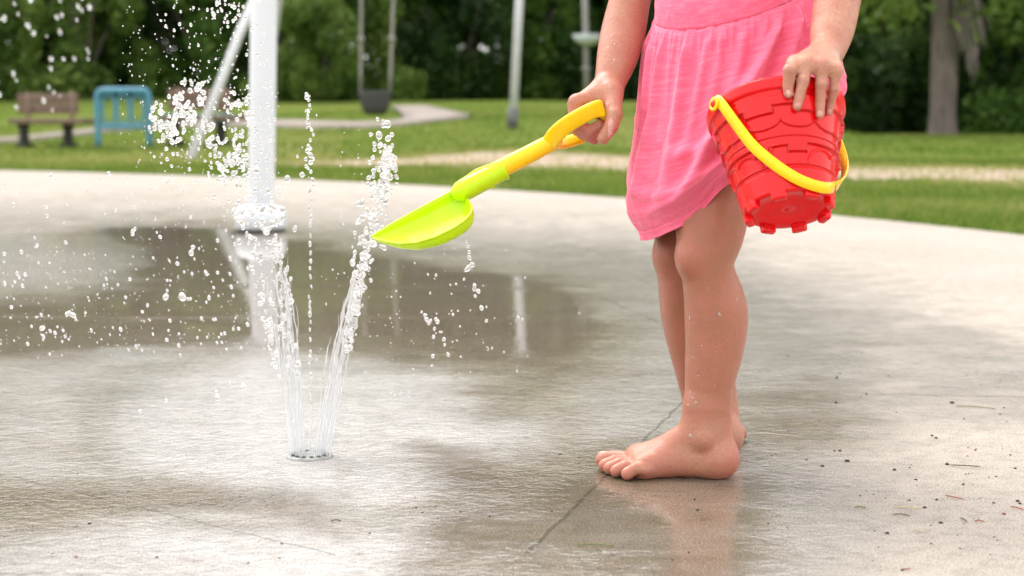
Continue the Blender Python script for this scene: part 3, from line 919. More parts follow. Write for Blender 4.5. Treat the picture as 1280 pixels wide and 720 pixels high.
for k, (x0, x1, y1, dY, w) in enumerate(LEFT):
    mb, p = stream(x0, x1, y1, dY, w, 11+k, .25); spine.append(p)
    tag(mb.build('water_jet', JETM), 'clear water jet in the fountain fan leaning towards the white post', 'water jet', 'jets leaning left from the nozzle')
mb, p = stream(387.5, 388, 470, 0, 1.5, 31)
tag(mb.build('water_jet', JETM), 'thin upright water jet alone in the middle of the fountain fan', 'water jet')
for k, (x0, x1, y1, dY, w) in enumerate(RIGHT):
    mb, p = stream(x0, x1, y1, dY, w, 51+k, .12)
    tag(mb.build('water_jet', JETM), 'clear water jet in the fountain fan leaning towards the lime shovel scoop', 'water jet', 'jets leaning right from the nozzle')
# ---- drops: (px, py, Y, radius px, elongation, tilt, cluster)
D = []
R = np.random.default_rng(21)
def drop(x, y, Y, r, el=None, ti=None, c='spray'):
    D.append((x, y, Y, max(r, .45), R.uniform(1, 1.35) if el is None else el, R.normal(0, .4) if ti is None else ti, c))
def size(lo, hi, p=2.2): return lo+(hi-lo)*R.random()**p
# clumps of the falling cloud left of the post
for cx, cy, n, sx, sy, lo, hi in [(248,108,9,10,4,2,4.2),(222,122,6,6,4,2,4.6),(236,133,12,10,6,2,4.4),(250,124,6,6,5,2,4),(205,138,8,7,7,2,4.6),(192,148,6,5,3,2,4),(233,142,8,6,5,2.2,5),
        (197,160,10,9,6,2,4.6),(229,152,14,9,6,2,4.6),(217,157,5,4,4,2.5,4.6),(287,138,12,6,9,1.6,4.2),(296,128,4,3,6,2,4),(261,163,8,6,5,2,4),(265,178,8,6,3,2,4),(300,172,16,12,6,1.5,3.4),(224,172,10,8,5,1.5,3.6),
        (296,190,9,6,7,2,4.6),(276,199,10,9,5,1.6,4),(308,126,6,4,3,2,3.6),(310,140,8,5,4,1.6,4),(316,150,10,5,7,1.4,3.2),(284,205,12,12,7,1.5,4),(300,214,12,9,8,1.5,4),(282,222,10,5,6,1.6,4.4),(252,150,8,6,8,1.4,3.4)]:
    for k in range(n): drop(cx+R.normal(0, sx), cy+R.normal(0, sy), NY+R.normal(0, .05), size(lo, hi, 1.4), c='cloud')
for k in range(190): drop(R.uniform(185, 345), R.normal(170, 45), NY+R.normal(0, .08), size(.7, 2.6, 1.6), c='cloud')
for k in range(420): drop(R.uniform(150, 350), R.normal(150, 75), NY+R.normal(0, .1), size(.45, 1.2), c='cloud')
for k in range(160): drop(R.uniform(0, 330), R.uniform(230, 450), NY+R.normal(0, .15), size(.45, 1.0), c='fall')
for k in range(34): drop(285+R.normal(0, 9), 16+R.normal(0, 13), NY+R.normal(0, .05), size(1.2, 2.4, 1), c='high')
for k in range(70): drop(R.uniform(190, 330), R.uniform(-10, 110), NY+R.normal(0, .05), size(.9, 2.2, 1.2), c='high')
for k in range(22): drop(R.uniform(312, 345), R.uniform(30, 200), NY+R.normal(0, .03), size(.6, 1.8), c='high')
# spray in front of the post foot, then down both sides of the left fan
for k in range(85): drop(320+R.normal(0, 19), 262+R.normal(0, 24), NY+R.normal(0, .04), size(1.0, 4.4, 1.6), c='foot')
for k in range(12): drop(R.uniform(292, 350), R.normal(277, 12), NY-R.uniform(0, .05), size(2.0, 5, 1.2), 1.05, c='foot')
for k in range(230):
    t = R.random(); y = 292+t*180; xl = 312+t*36+R.normal(0, 5); xr = 345+t*22+R.normal(0, 5)
    drop(xl if R.random() < .42 else xr, y, NY+R.normal(0, .03), size(1.0, 3.8, 1.7), R.uniform(1, 1.7), R.normal(.1 if xl else 0, .3), c='fan')
for k in range(60): drop(R.uniform(322, 352), R.uniform(300, 400), NY+R.normal(0, .03), size(.7, 2.4), c='fan')
# middle column
yy = 118.
while yy < 470:
    if yy < 232: drop(386+R.normal(0, 3.2), yy, NY+R.normal(0, .01), R.uniform(1.8, 3.6), R.uniform(1, 1.3), c='column'); yy += R.uniform(3.5, 7.5)
    else: drop(388+R.normal(0, 1.2), yy, NY+R.normal(0, .006), R.uniform(1.5, 2.9), R.uniform(1.4, 2.1), R.normal(0, .1), c='column'); yy += R.uniform(7, 15)
for k in range(16): drop(386+R.normal(0, 5), R.uniform(118, 230), NY, size(.8, 2.4), c='column')
# right column up to its top
for k in range(330):
    t = R.random()**.9; y = 440-t*262
    xc = np.interp(y, [160,185,210,235,260,290,320,350,380,410,440], [483,484,484,477,469,462,456,450,443,438,434])
    sp_ = np.interp(y, [160,240,300,360,440], [8,13,12,8,6])
    drop(xc+R.normal(0, sp_*.62), y, NY+R.normal(0, .02), size(1.1, 4.6, 1.5), R.uniform(1, 1.4), R.normal(-.2, .4), c='right')
for q in [(484,155,5),(479,157,4),(474,169,4.6),(485,173,3.8),(490,168,3),(468,180,3),(476,181,3),(487,186,3.6),(468,187,2.6),(482,195,5.2),(486,192,4),(492,197,3.6),(494,212,4.2),(480,204,5.4),(495,220,3.6),(496,231,2.8),
          (468,213,4),(461,222,3),(460,230,3),(472,149,2.2),(484,202,4.4),(490,205,3.4),(477,229,4.6),(488,221,4),(466,197,2.8),(462,203,2.6),(463,168,2.4),(481,216,4.6)]:
    drop(q[0], q[1], NY+R.normal(0, .012), q[2], R.uniform(1, 1.25), c='right')
for k in range(30): drop(R.uniform(425, 475), R.uniform(160, 330), NY+R.normal(0, .03), size(.6, 1.4), c='right')
# drips under the scoop
for q in [(583,302,2),(585,308,2.4),(586.5,315,2.6),(587,322,3.2),(586,334,5.4),(590,331,3.6),(593,361,4.2),(598,364,3),(594,370,2.2),(602,385,3.2),(570,355,1.8),(580,349,1.8),(608,401,2.2),(531,394,3.4),(533,399,3),(536,404,3.4),(545,399,2.6),(547,402,3),
          (543,411,2.2),(542,421,2.4),(555,424,2.8),(556,431,2),(560,443,2.8),(566,393,2),(541,445,2.6),(575,408,1.4),(552,415,1.6),(545,344,2),(535,343,1.6),(563,356,1.5),(527,390,1.6),(576,446,1.5),(540,457,1.6),(630,440,1.6),(648,397,2.2),(653,399,1.8),(724,391,1.3),(678,333,1.1),(588,388,1.2)]:
    drop(q[0], q[1], 2.26+R.normal(0, .02), q[2]*.95, R.uniform(1, 1.35), c='drip')
for k in range(70): drop(R.uniform(500, 660), R.uniform(310, 470), 2.28+R.normal(0, .05), size(.5, 1.5), c='drip')
# scattered drops falling over the pool on the left
for k in range(330): drop(R.uniform(0, 310), 295+R.random()**.8*150, NY+R.normal(0, .12), size(.55, 2.6, 2.4), R.uniform(1, 1.5), R.normal(-.35, .3), c='fall')
for k in range(45): drop(R.uniform(0, 300), R.uniform(215, 300), NY+R.normal(0, .15), size(.8, 2.8, 2), R.uniform(1, 1.5), c='fall')
for q in [(228,371,5),(207,371,4),(239,316,3.6),(241,309,3),(166,289,4),(92,394,4.4),(304,481,3.4),(272,497,3.4),(271,490,2.6),(287,478,1.8),(208,500,2),(175,514,2.6),(322,573,3),(294,572,2),(136,217,2.6),(158,226,2)]:
    drop(q[0], q[1], NY-.02, q[2], c='fall')
for k in range(60): drop(R.uniform(395, 500), R.uniform(330, 470), NY+R.normal(0, .04), size(.6, 1.5), c='fan')
for k in range(34): drop(387+R.normal(0, 40), 556+R.normal(0, 16), NY+R.normal(0, .04), size(.5, 1.8), c='splash')
# far fountain out of focus in the corner
for k in range(46): drop(R.uniform(-8, 112), 150*R.random()**1.5-8, 5.4+R.normal(0, .3), size(1.2, 3.0, 1), R.uniform(1.1, 1.7), R.normal(-.3, .2), c='far')
LAB = {'cloud': ('clear water drop in the dense falling cloud between the blue rack and the white post', 'drops in the falling cloud'),
       'high': ('small water drop high in the air left of the white post, against the dark trees', 'drops against the dark trees'),
       'foot': ('water drop in the spray in front of the white post\'s collar', 'drops in front of the post collar'),
       'fan': ('water drop breaking off the left side of the fountain fan', 'drops off the left fan'),
       'column': ('water drop in the single thin column rising from the middle of the fountain', 'drops in the middle column'),
       'right': ('water drop in the rising column beside the tip of the lime scoop', 'drops in the column by the scoop'),
       'drip': ('water drop dripping below the lime shovel over the brown puddle', 'drops dripping from the shovel'),
       'fall': ('scattered water drop falling over the brown puddle left of the fountain', 'drops over the puddle'),
       'splash': ('tiny water drop splashing around the ground nozzle', 'drops round the nozzle'),
       'far': ('blurred water drop from a farther spray near the picture corner above the wooden bench', 'blurred far drops')}
# keep falling drops above the ground
D2 = []
for d in D:
    p = P(d[0], d[1], d[2])
    if p[2] > .006: D2.append((d, p, d[3]*scale_at(d[0], d[1], d[2])))
D2.sort(key=lambda q: -q[0][3])
def dmesh(seed):
    v = IV*(1+.16*fbm(IV[:, 0]*1.1+seed*7, IV[:, 1]*1.1, IV[:, 2]*1.1, 2, seed)[:, None])
    return mesh_data('water_drop', v, IF)
dm = [dmesh(k) for k in range(5)]
def blob(seed, n):
    r = np.random.default_rng(seed); sc = Sculpt((-2.3, -2.3, -2.6), (2.3, 2.3, 2.6), .13)
    p = np.zeros(3); q = r.uniform(.7, .95)
    for i in range(n):
        sc.ell(p, np.array([1, 1, r.uniform(.95, 1.3)])*q, k=.55)
        d = r.normal(size=3)*[.8, .8, 1.3]; d /= np.linalg.norm(d); q2 = r.uniform(.35, .85); p = np.clip(p+d*(q+q2)*.78, -1.1, 1.1); q = q2
    v, f = sc.mesh(); return mesh_data('water_drop', v, f)
bm_ = [blob(200+k, 2+k % 4) for k in range(8)]
for q in dm+bm_: q.materials.append(WATER)
NBIG = 290
for k in range(18): D2.append(((0, 0, 0, 1.2, 1.2, .2, 'fan'), P(498+R.normal(0, 9), 492+R.normal(0, 4), NY+.15), .0011))
for k, (d, p, r) in enumerate(D2[:NBIG]):
    o = bpy.data.objects.new('water_drop', bm_[k % 8] if (k*7) % 11 < 6 and d[6] not in ('far',) else dm[k % 5]); COL.objects.link(o)
    o.location = p; e = d[4]; r = r*(.78 if o.data in bm_ else 1.0); o.scale = (r/e**.3, r/e**.3, r*e**.75)
    o.rotation_euler = (R.normal(0, .15), d[5], R.uniform(0, 6.28))
    tag(o, LAB[d[6]][0], 'water drop', LAB[d[6]][1])
vs = []; fs = []; n0 = 0
for k, (d, p, r) in enumerate(D2[NBIG:]):
    v = IV2*(1+.30*fbm(IV2[:, 0]*1.2+k*1.7, IV2[:, 1]*1.2, IV2[:, 2]*1.2, 2, 3)[:, None])*np.array([r/d[4]**.3, r/d[4]**.3, r*d[4]**.9])
    c_, s_ = math.cos(d[5]), math.sin(d[5])
    v = v@np.array([[c_, 0, s_], [0, 1, 0], [-s_, 0, c_]]).T+p
    vs.append(v); fs.append(IF2+n0); n0 += len(v)
tag(obj('fine_water_spray', np.vstack(vs), np.vstack(fs), WATER), 'fine mist of tiny water drops around the fountain', 'spray', kind='stuff')
# drops clinging to wet skin
from mathutils.bvhtree import BVHTree
bvh = BVHTree.FromPolygons([Vector(q) for q in bv], [tuple(int(i) for i in q) for q in bf])
R2 = np.random.default_rng(5)
spots = [(862,398,2.6),(899,393,2.6),(863,490,2.2),(866,497,2),(870,503,2.4),(860,506,2.2),(863,545,3),(857,456,1.8),(858,478,1.6),(830,410,1.8),(829,425,1.6),(859,430,2),(873,470,1.5),(921,374,1.8),(877,432,1.4),(866,447,1.6),(895,440,1.2),(833,436,1.6),(838,452,1.4),(822,380,1.6),
         (764,45,2),(768,55,2),(762,70,1.8),(765,22,2),(770,30,1.8),(756,80,1.6),(760,60,1.5),(772,62,1.6),(757,92,1.5),(768,75,1.4),(775,40,1.3),(884,360,1.3),(905,420,1.3),(872,386,1.4),(893,482,1.2)]
k = 0
for (px, py, r) in spots:
    d = ray(px, py); h = bvh.ray_cast(Vector(CAM), Vector(d).normalized())
    if h[0] is None: continue
    o = bpy.data.objects.new('skin_drop', dm[k % 5]); COL.objects.link(o); k += 1
    n = h[1]; n = n if n.dot(Vector(d)) < 0 else -n
    o.rotation_euler = n.to_track_quat('Z', 'Y').to_euler()
    s_ = r*.00072; o.location = h[0]; o.scale = (s_, s_*R2.uniform(1, 1.5), s_*.55)
    leg = py > 300
    tag(o, 'tiny water drop clinging to the child\'s bare wet leg' if leg else 'tiny water drop clinging to the forearm that holds the shovel', 'water drop', 'drops on the leg' if leg else 'drops on the forearm')
# ---------------------------------------------------------------- white splash post
PX, PY_ = G(326, 289)[0], G(326, 289)[1]
WHITE = plain('white_gloss_paint', (.66,.68,.71), .25, .03, 3, .03, 20)
post = empty('splash_post', (PX, PY_, 0), 'thick white upright splash post on a round white collar behind the fountain', 'post')
mb = MB(); top = P(330, 0, PY_)
dirp = (np.array(top)-np.array([PX, PY_, 0.0])); dirp /= dirp[2]
pts = [np.array([PX, PY_, 0.])+dirp*z for z in np.linspace(.02, 2.6, 20)]
mb.tube(pts, .0515, 40); mb.build('pole', WHITE, post)
mb = MB()
prof_c = [(.0,.096),(.004,.1005),(.055,.1005),(.072,.094),(.083,.080),(.088,.064),(.092,.052)]
a = np.linspace(0, 2*np.pi, 48, endpoint=False)
mb.add(np.vstack([np.c_[PX+r*np.cos(a), PY_+r*np.sin(a), np.full(48, z+.012)] for z, r in prof_c]), grid_faces(48, len(prof_c), True))
mb.build('collar', WHITE, post)
mb = MB(); mb.tube([(PX, PY_, 0.001), (PX, PY_, .014)], .094, 40); mb.build('gasket', DARK, post)
# ---------------------------------------------------------------- terrain
def terrain(x, y):
    x = np.asarray(x, float); y = np.asarray(y, float)
    t = np.clip(x/np.maximum(y, 6), -.7, .7)
    A = np.interp(t, [-.6,-.29,-.13,0,.07,.15,.2,.6], [.9,.9,.75,.72,.7,.35,.10,.10])
    y0 = np.interp(t, [-.29,-.13,0,.2], [26.,17.,14.,14.])
    y1 = np.interp(t, [-.2,.05,.2], [40.,38.,32.])
    z = smooth(0, 1, (y-y0)/(y1-y0))*A
    z = z+.17*np.exp(-((t-.01)/.075)**2-((y-21)/5.5)**2)
    return z+.012*vnoise(x*.5, y*.5, 0, 3)*smooth(14, 20, y)
def H(px, py, y):                 # point on the terrain in a direction at a distance
    d = ray(px, py); x = d[0]*y/d[1]
    return np.array([x, y, float(terrain(x, y))])
PAD_C = np.array([-10.54, 2.644]); PAD_R = 13.078
LAWN = M('lawn').set(Roughness=.95, Specular_IOR_Level=.02)
def lawn_mat():
    m = LAWN; v = m.coord()
    a = m.noise(v, .55, 5, .6); b = m.noise(v, 7, 5, .65); c = m.noise(v, 60, 3)
    col = m.ramp(a, [(.30, (.080,.140,.020)), (.5, (.125,.175,.032)), (.68, (.21,.21,.065))])
    col = m.mix(m.ramp(b, [(.35, 0.), (.75, .75)]), col, (.095,.155,.024))
    col = m.mix(m.ramp(c, [(.4, 0.), (.8, .6)]), col, (.17,.18,.055))
    dry = m.attr('dry'); col = m.mix(m.math('MULTIPLY', dry, m.ramp(b, [(.2, .55), (.7, 1.)]), clamp=True), col, (.29,.26,.105))
    dirt = m.attr('dirt'); nz = m.math('MULTIPLY_ADD', m.noise(v, 3.5, 5, .7), 1.1, -.55)
    dd = m.math('ADD', dirt, nz); dd = m.math('MULTIPLY', m.math('SUBTRACT', dd, .38), 5.0, clamp=True)
    dcol = m.ramp(m.noise(v, 14, 5), [(.3, (.36,.275,.21)), (.7, (.52,.42,.335))])
    col = m.mix(dd, col, dcol)
    m.to(col, 'Base Color'); m.to(m.bump(m.noise(v, 45, 6, .7), .8, .03), 'Normal')
lawn_mat()
ys = np.unique(np.r_[np.linspace(-300, -10, 12), np.linspace(-10, 5, 12), np.linspace(5, 18, 105), np.linspace(18, 60, 120), np.linspace(60, 400, 20)])
xs = np.unique(np.r_[np.linspace(-320, -26, 16), np.linspace(-26, 26, 260), np.linspace(26, 320, 16)])
X, Y = np.meshgrid(xs, ys)
Z = terrain(X, Y)-.022
# keep a hollow under the slab
rr = np.hypot(X-PAD_C[0], Y-PAD_C[1]); Z = Z-.10*(1-smooth(PAD_R-.45, PAD_R-.12, rr))
lawn = obj('lawn', np.stack([X, Y, Z], -1).reshape(-1, 3), grid_faces(len(xs), len(ys)), LAWN.m)
tag(lawn, kind='structure')
T_ = X/np.maximum(Y, .5)
dist_c = np.interp(T_, [-.35,-.14,-.03,.05,.2,.3], [17.5,16.4,15.6,15.0,13.9,13.2])
half = np.interp(T_, [-.35,-.16,-.12,0,.2,.3], [.1,.15,.55,.8,.85,.95])
dirt = np.exp(-((Y-dist_c)/np.maximum(half*2.0, .05))**4)*smooth(-.17, -.12, T_)
attr(lawn, 'dirt', dirt.ravel()*.85)
dry = np.exp(-((Y-dist_c-.5)/1.7)**2)*.85+.55*np.exp(-((Y-20)/4.)**2)*(T_ < -.1)+.7*np.exp(-((T_-.09)/.05)**2-((Y-24)/5)**2)
attr(lawn, 'dry', dry.ravel())
# path
PATHM = plain('path_concrete', (.27,.23,.20), .85, .12, 3, .2, 30)
def strip(px_pts, hw_m, name, mat):
    pts = np.array([H(a, b, c) for a, b, c in px_pts]); pts = catmull(pts, 12)
    t = np.gradient(pts, axis=0); t[:, 2] = 0; t /= np.linalg.norm(t, axis=1)[:, None]
    n = np.c_[-t[:, 1], t[:, 0], 0*t[:, 0]]
    w = np.interp(np.linspace(0, 1, len(pts)), np.linspace(0, 1, len(hw_m)), hw_m)[:, None]
    rows = [pts+n*w*k for k in (-1, -.5, 0, .5, 1)]
    v = np.stack(rows, 1)
    for q in v.reshape(-1, 3): q[2] = 0
    v[..., 2] = terrain(v[..., 0], v[..., 1])+.03
    low = v.copy(); low[..., 2] -= .12
    vv = np.vstack([v.reshape(-1, 3), low.reshape(-1, 3)]); n_ = len(pts)*5
    f = list(map(tuple, grid_faces(5, len(pts))))
    for i in range(len(pts)-1):
        for j in (0, 4):
            q = i*5+j; f.append((q, q+5, n_+q+5, n_+q))
    return tag(obj(name, vv, f, mat), kind='structure')
strip([(-60,160,27),(60,160,27.5),(200,160,28),(320,157,27),(420,152,25.5),(500,146,25),(548,140,26.0)], (.32,.32,.34,.36,.4,.5), 'path', PATHM)
strip([(548,140,26.0),(530,136,28.5),(510,132,31.)], (.5,.4,.3), 'path', PATHM)
# ---------------------------------------------------------------- splash pad
org = np.array([0., 0.6])
na_f, na_b, nr_ = 520, 90, 330
ang = np.r_[np.linspace(np.radians(66), np.radians(114), na_f), np.linspace(np.radians(114), np.radians(66+360), na_b+2)[1:-1]]
dxy = np.stack([np.cos(ang), np.sin(ang)], 1)
oc = org-PAD_C; b_ = dxy@oc; Redge = -b_+np.sqrt(b_*b_-(oc@oc-PAD_R**2))
u = np.linspace(0, 1, nr_); r0 = .25
rad = r0*(Redge[None]/r0)**(u[:, None])
XX = org[0]+rad*dxy[None, :, 0]; YY = org[1]+rad*dxy[None, :, 1]
def to_px(x, y, z=0.):
    q = np.stack([x, y, z-CAMH+0*x], -1)
    dep = q[..., 1]*cp-q[..., 2]*sp; up = q[..., 1]*sp+q[..., 2]*cp
    dep = np.where(dep < .2, .2, dep)
    return 640+F*q[..., 0]/dep, 360-F*up/dep
PXm, PYm = to_px(XX, YY)
PXm = np.clip(PXm, -900, 2200); PYm = np.clip(PYm, 150, 1500)
# where the slab is under water, merely damp, or dry: plan shapes measured on the photograph, roughened by noise laid out on the ground
wx = PXm+70*fbm(XX*2.2, YY*1.1, 0, 4, 2); wy = PYm+.075*np.maximum(PYm-140, 20)*fbm(XX*3.2, YY*2.0, 1, 4, 4)
def inpoly(x, y, poly, soft):
    """soft inside mask: signed distance in px (y stretched) to a polygon"""
    poly = np.array(poly, float); xs_, ys_ = x, y*3.0; P_ = poly*[1, 3.0]
    d = np.full(x.shape, 1e9); ins = np.zeros(x.shape, bool)
    for a_, b2 in zip(P_, np.roll(P_, -1, 0)):
        d = np.minimum(d, seg_d(xs_, ys_, *a_, *b2))
        c1 = (a_[1] > ys_) != (b2[1] > ys_)
        xi = (b2[0]-a_[0])*(ys_-a_[1])/(b2[1]-a_[1]+1e-9)+a_[0]
        ins ^= c1 & (xs_ < xi)
    return smooth(-soft, soft, np.where(ins, d, -d))
pool = inpoly(wx, wy, [(-400,385),(60,380),(150,345),(190,312),(110,292),(150,284),(300,283),(400,300),(470,318),(560,338),(660,345),(740,362),(765,388),(748,420),(720,452),(735,478),(690,500),(650,506),(610,490),(570,466),(470,445),(330,433),(160,431),(-400,442)], 30)
pool2 = inpoly(wx, wy, [(560,585),(640,578),(700,572),(760,575),(830,605),(800,640),(700,632),(620,612)], 45)*.75
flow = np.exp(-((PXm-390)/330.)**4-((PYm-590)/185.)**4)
wet_poly = inpoly(wx, wy, [(-900,262),(150,262),(420,268),(700,285),(900,300),(985,335),(1060,360),(1180,420),(1150,500),(1090,560),(1090,640),(1120,900),(1200,1500),(-900,1500)], 260)
wet2 = inpoly(wx, wy, [(880,300),(1000,340),(1130,380),(1300,430),(1400,500),(1300,540),(1100,520),(950,480),(850,400)], 90)*.55
leg_wet = inpoly(wx, wy, [(560,560),(780,600),(930,610),(960,660),(940,760),(700,760),(500,760)], 60)
dampR = inpoly(wx, wy, [(900,490),(1010,480),(1080,520),(1060,560),(960,575),(890,560)], 60)*.8
damp = inpoly(wx, wy, [(-900,246),(300,250),(700,272),(960,300),(1100,345),(1290,398),(1700,470),(1700,1500),(-900,1500)], 45)*(1-.75*np.exp(-((PXm-1235)/75.)**2-((PYm-700)/34.)**2))*(1-.5*np.exp(-((PXm-1268)/50.)**2-((PYm-560)/40.)**2))
wet = np.clip(np.maximum.reduce([wet_poly*.9, wet2, pool, flow, leg_wet*.95, dampR]), 0, 1)
calm = np.clip(np.maximum.reduce([pool*(1-.65*smooth(415, 470, PYm)*smooth(430, 560, PXm)), pool2*.35, leg_wet*.55, dampR*.2]), 0, 1)
vpad = np.stack([XX, YY, 0*XX], -1).reshape(-1, 3)
na = len(ang)
f = [tuple(q) for q in grid_faces(na, nr_, True)]
cv = len(vpad)
rim = np.stack([XX[-1], YY[-1], np.full(na, -.12)], -1)
vpad = np.vstack([vpad, [[org[0], org[1], 0]], rim])
f += [(cv, i, (i+1) % na) for i in range(na)]
last = (nr_-1)*na
f += [(last+i, cv+1+i, cv+1+(i+1) % na, last+(i+1) % na) for i in range(na)]
PADM = M('wet_concrete')
pad = obj('splash_pad', vpad, f, PADM.m); tag(pad, kind='structure')
ext = lambda a_: np.r_[a_.ravel(), a_[0].mean(), a_[-1]]
POOL = [(-400,385),(60,380),(150,345),(190,312),(110,292),(150,284),(300,283),(400,300),(470,318),(560,338),(660,345),(740,362),(765,388),(748,420),(720,452),(735,478),(690,500),(650,506),(610,490),(570,466),(470,445),(330,433),(160,431),(-400,442)]
rn_ = np.hypot((PXm-395)/300., (PYm-545)/112.)*(1+.16*fbm(XX*3, YY*3, 2, 3, 21))
rimw = np.exp(-((rn_-1)/.17)**2)*(PYm > 420)
deep = np.maximum.reduce([.55*rimw, .60*dampR, inpoly(wx, wy, POOL, 110), .95*inpoly(wx, wy, [(530,583),(640,570),(700,560),(800,562),(880,605),(850,665),(700,655),(580,628)], 80), .95*inpoly(wx, wy, [(590,440),(700,400),(800,400),(790,470),(740,510),(650,525)], 70), .85*inpoly(wx, wy, [(-60,612),(200,604),(420,626),(420,672),(200,660),(-60,676)], 60), leg_wet*.6])
lively = flow+.9*np.exp(-((wx-10)/150.)**4-((wy-332)/36.)**4)+.45*np.exp(-((PXm-560)/170.)**2-((wy-303)/11.)**2)+.35*np.exp(-((PXm-520)/230.)**4-((PYm-359-.01*(PXm-500))/2.6)**2)+.30*np.exp(-((PXm-450)/260.)**4-((PYm-397)/3.0)**2)+.4*np.exp(-((PXm-100)/200.)**4-((wy-402)/6.)**2)
attr(pad, 'deep', ext(deep)); attr(pad, 'rim', ext(rimw)); attr(pad, 'lively', ext(np.clip(lively, 0, 1.2))); calm = calm*(1-.8*np.clip(lively-flow, 0, 1)); attr(pad, 'damp', ext(damp)); attr(pad, 'wet', ext(wet)); attr(pad, 'calm', ext(calm)); attr(pad, 'flow', ext(flow))
def pad_mat():
    m = PADM; v = m.coord()
    wet_ = m.attr('wet'); calm_ = m.attr('calm'); flow_ = m.attr('flow')
    n_big = m.noise(v, 1.3, 5, .6); n_mid = m.noise(v, 9, 6, .65); n_fin = m.noise(v, 140, 5, .7); n_grain = m.noise(v, 420, 4, .75)
    # wetness edge broken by the concrete's own unevenness
    w = m.math('ADD', wet_, m.math('MULTIPLY_ADD', n_mid, .9, -.45)); w = m.math('MULTIPLY', m.math('SUBTRACT', w, .22), 1.9, clamp=True)
    dryc = m.ramp(n_big, [(.3, (.37,.32,.27)), (.7, (.45,.40,.35))])
    dryc = m.mix(m.ramp(n_mid, [(.4, 0.), (.8, .45)]), dryc, (.36,.32,.28))
    dryc = m.mix(m.ramp(n_fin, [(.42, .0), (.72, .5)]), dryc, (.29,.25,.21))
    n_fine2 = m.noise(v, 34, 5, .7); rust = m.ramp(m.noise(v, 5.5, 6, .7), [(.60, 0.), (.72, .5)])
    # the pool's edge is frayed by slow streaks and by small unevenness of the slab
    fray = m.math('ADD', m.math('MULTIPLY_ADD', m.noise(m.coord('Object', (.9, 3.4, 1)), 1.9, 5, .62, .6), 1.5, -.75), m.math('MULTIPLY_ADD', m.noise(m.coord('Object', (1, 1.6, 1)), 16, 4, .6), .7, -.35))
    calm_ = m.math('ADD', m.math('MULTIPLY', m.math('SUBTRACT', m.math('ADD', m.math('MULTIPLY', calm_, 1.25), m.math('MULTIPLY', fray, m.math('GREATER_THAN', calm_, .02))), .5), 1.15), .5, clamp=True)
    deep_ = m.math('ADD', m.attr('deep'), m.math('MULTIPLY', fray, m.math('MULTIPLY', m.math('MULTIPLY', m.attr('deep'), m.math('SUBTRACT', 1.0, m.attr('deep'))), 2.6)), clamp=True)
    thin = m.ramp(n_mid, [(.3, (.235,.212,.185)), (.7, (.335,.305,.272))])
    thin = m.mix(m.ramp(n_fine2, [(.42, 0.), (.70, .5)]), thin, (.23,.205,.18))
    thin = m.mix(m.math('MULTIPLY', flow_, .85), thin, m.ramp(n_mid, [(.3, (.48,.465,.445)), (.7, (.58,.565,.545))]))  # paler where water flows: the sky's reflection put into the colour
    wetc = m.mix(deep_, thin, m.ramp(n_mid, [(.3, (.088,.060,.030)), (.7, (.160,.115,.066))]))
    wetc = m.mix(rust, wetc, (.30,.20,.13))
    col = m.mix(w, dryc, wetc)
    col = m.mix(m.math('MULTIPLY', calm_, .65), col, m.mix(n_mid, (.105,.070,.034), (.165,.120,.068)))
    mott = m.ramp(n_fine2, [(.40, .5), (.52, 0.)])
    col = m.mix(mott, col, m.mix(1.0, col, (.62,.60,.60), 'MULTIPLY'))
    col = m.mix(m.ramp(n_grain, [(.38, .75), (.49, 0.)]), col, (.06,.05,.038))
    col = m.mix(m.ramp(n_grain, [(.53, .0), (.64, .45)]), col, (.66,.62,.56))
    # joints
    sx = m.n('ShaderNodeSeparateXYZ'); m.l(v, sx.inputs[0])
    jit = m.math('MULTIPLY_ADD', m.noise(v, 14, 4), .016, -.008)
    def joint(p, q, wdt):
        p, q = G(*p)[:2], G(*q)[:2]; d = (q-p)/np.linalg.norm(q-p); n = np.array([-d[1], d[0]])
        s_ = m.math('ADD', m.math('MULTIPLY', sx.outputs[0], float(n[0])), m.math('MULTIPLY', sx.outputs[1], float(n[1])))
        s_ = m.math('ABSOLUTE', m.math('ADD', m.math('SUBTRACT', s_, float(p@n)), jit))
        e = m.n('ShaderNodeMapRange'); e.interpolation_type = 'SMOOTHSTEP'
        e.inputs['From Min'].default_value = wdt*.35; e.inputs['From Max'].default_value = wdt; e.inputs['To Min'].default_value = 1; e.inputs['To Max'].default_value = 0
        m.l(s_, e.inputs['Value'])
        al = m.math('ADD', m.math('MULTIPLY', sx.outputs[0], float(d[0])), m.math('MULTIPLY', sx.outputs[1], float(d[1])))
        r0_, r1_ = sorted((float(p@d), float(q@d)))
        ins = m.math('MULTIPLY', m.math('GREATER_THAN', al, r0_), m.math('LESS_THAN', al, r1_))
        return m.math('MULTIPLY', e.outputs[0], ins)
    j = m.math('MAXIMUM', m.math('MAXIMUM', joint((660,692), (856,500), .0032), joint((-60,578), (420,694), .0022)), joint((1090,492), (1300,497), .0036))
    j = m.math('MAXIMUM', j, m.math('MAXIMUM', joint((752,372), (812,398), .004), joint((812,398), (858,420), .004)))
    col = m.mix(m.math('MULTIPLY', j, .5), col, (.035,.030,.024))
    # specks
    vo = m.n('ShaderNodeTexVoronoi'); vo.inputs['Scale'].default_value = 42; m.l(v, vo.inputs['Vector'])
    sp_ = m.math('LESS_THAN', vo.outputs['Distance'], m.math('MULTIPLY', m.noise(v, 3.1, 3), .10))
    col = m.mix(m.math('MULTIPLY', sp_, .5), col, (.06,.05,.04))
    m.to(col, 'Base Color')
    m.to(m.ramp(w, [(0., .82), (1., .42)]), 'Roughness')
    hb = m.math('ADD', m.math('MULTIPLY', n_fin, .7), m.math('MULTIPLY', n_grain, .5))
    hb = m.math('SUBTRACT', hb, m.math('MULTIPLY', j, 1.6))
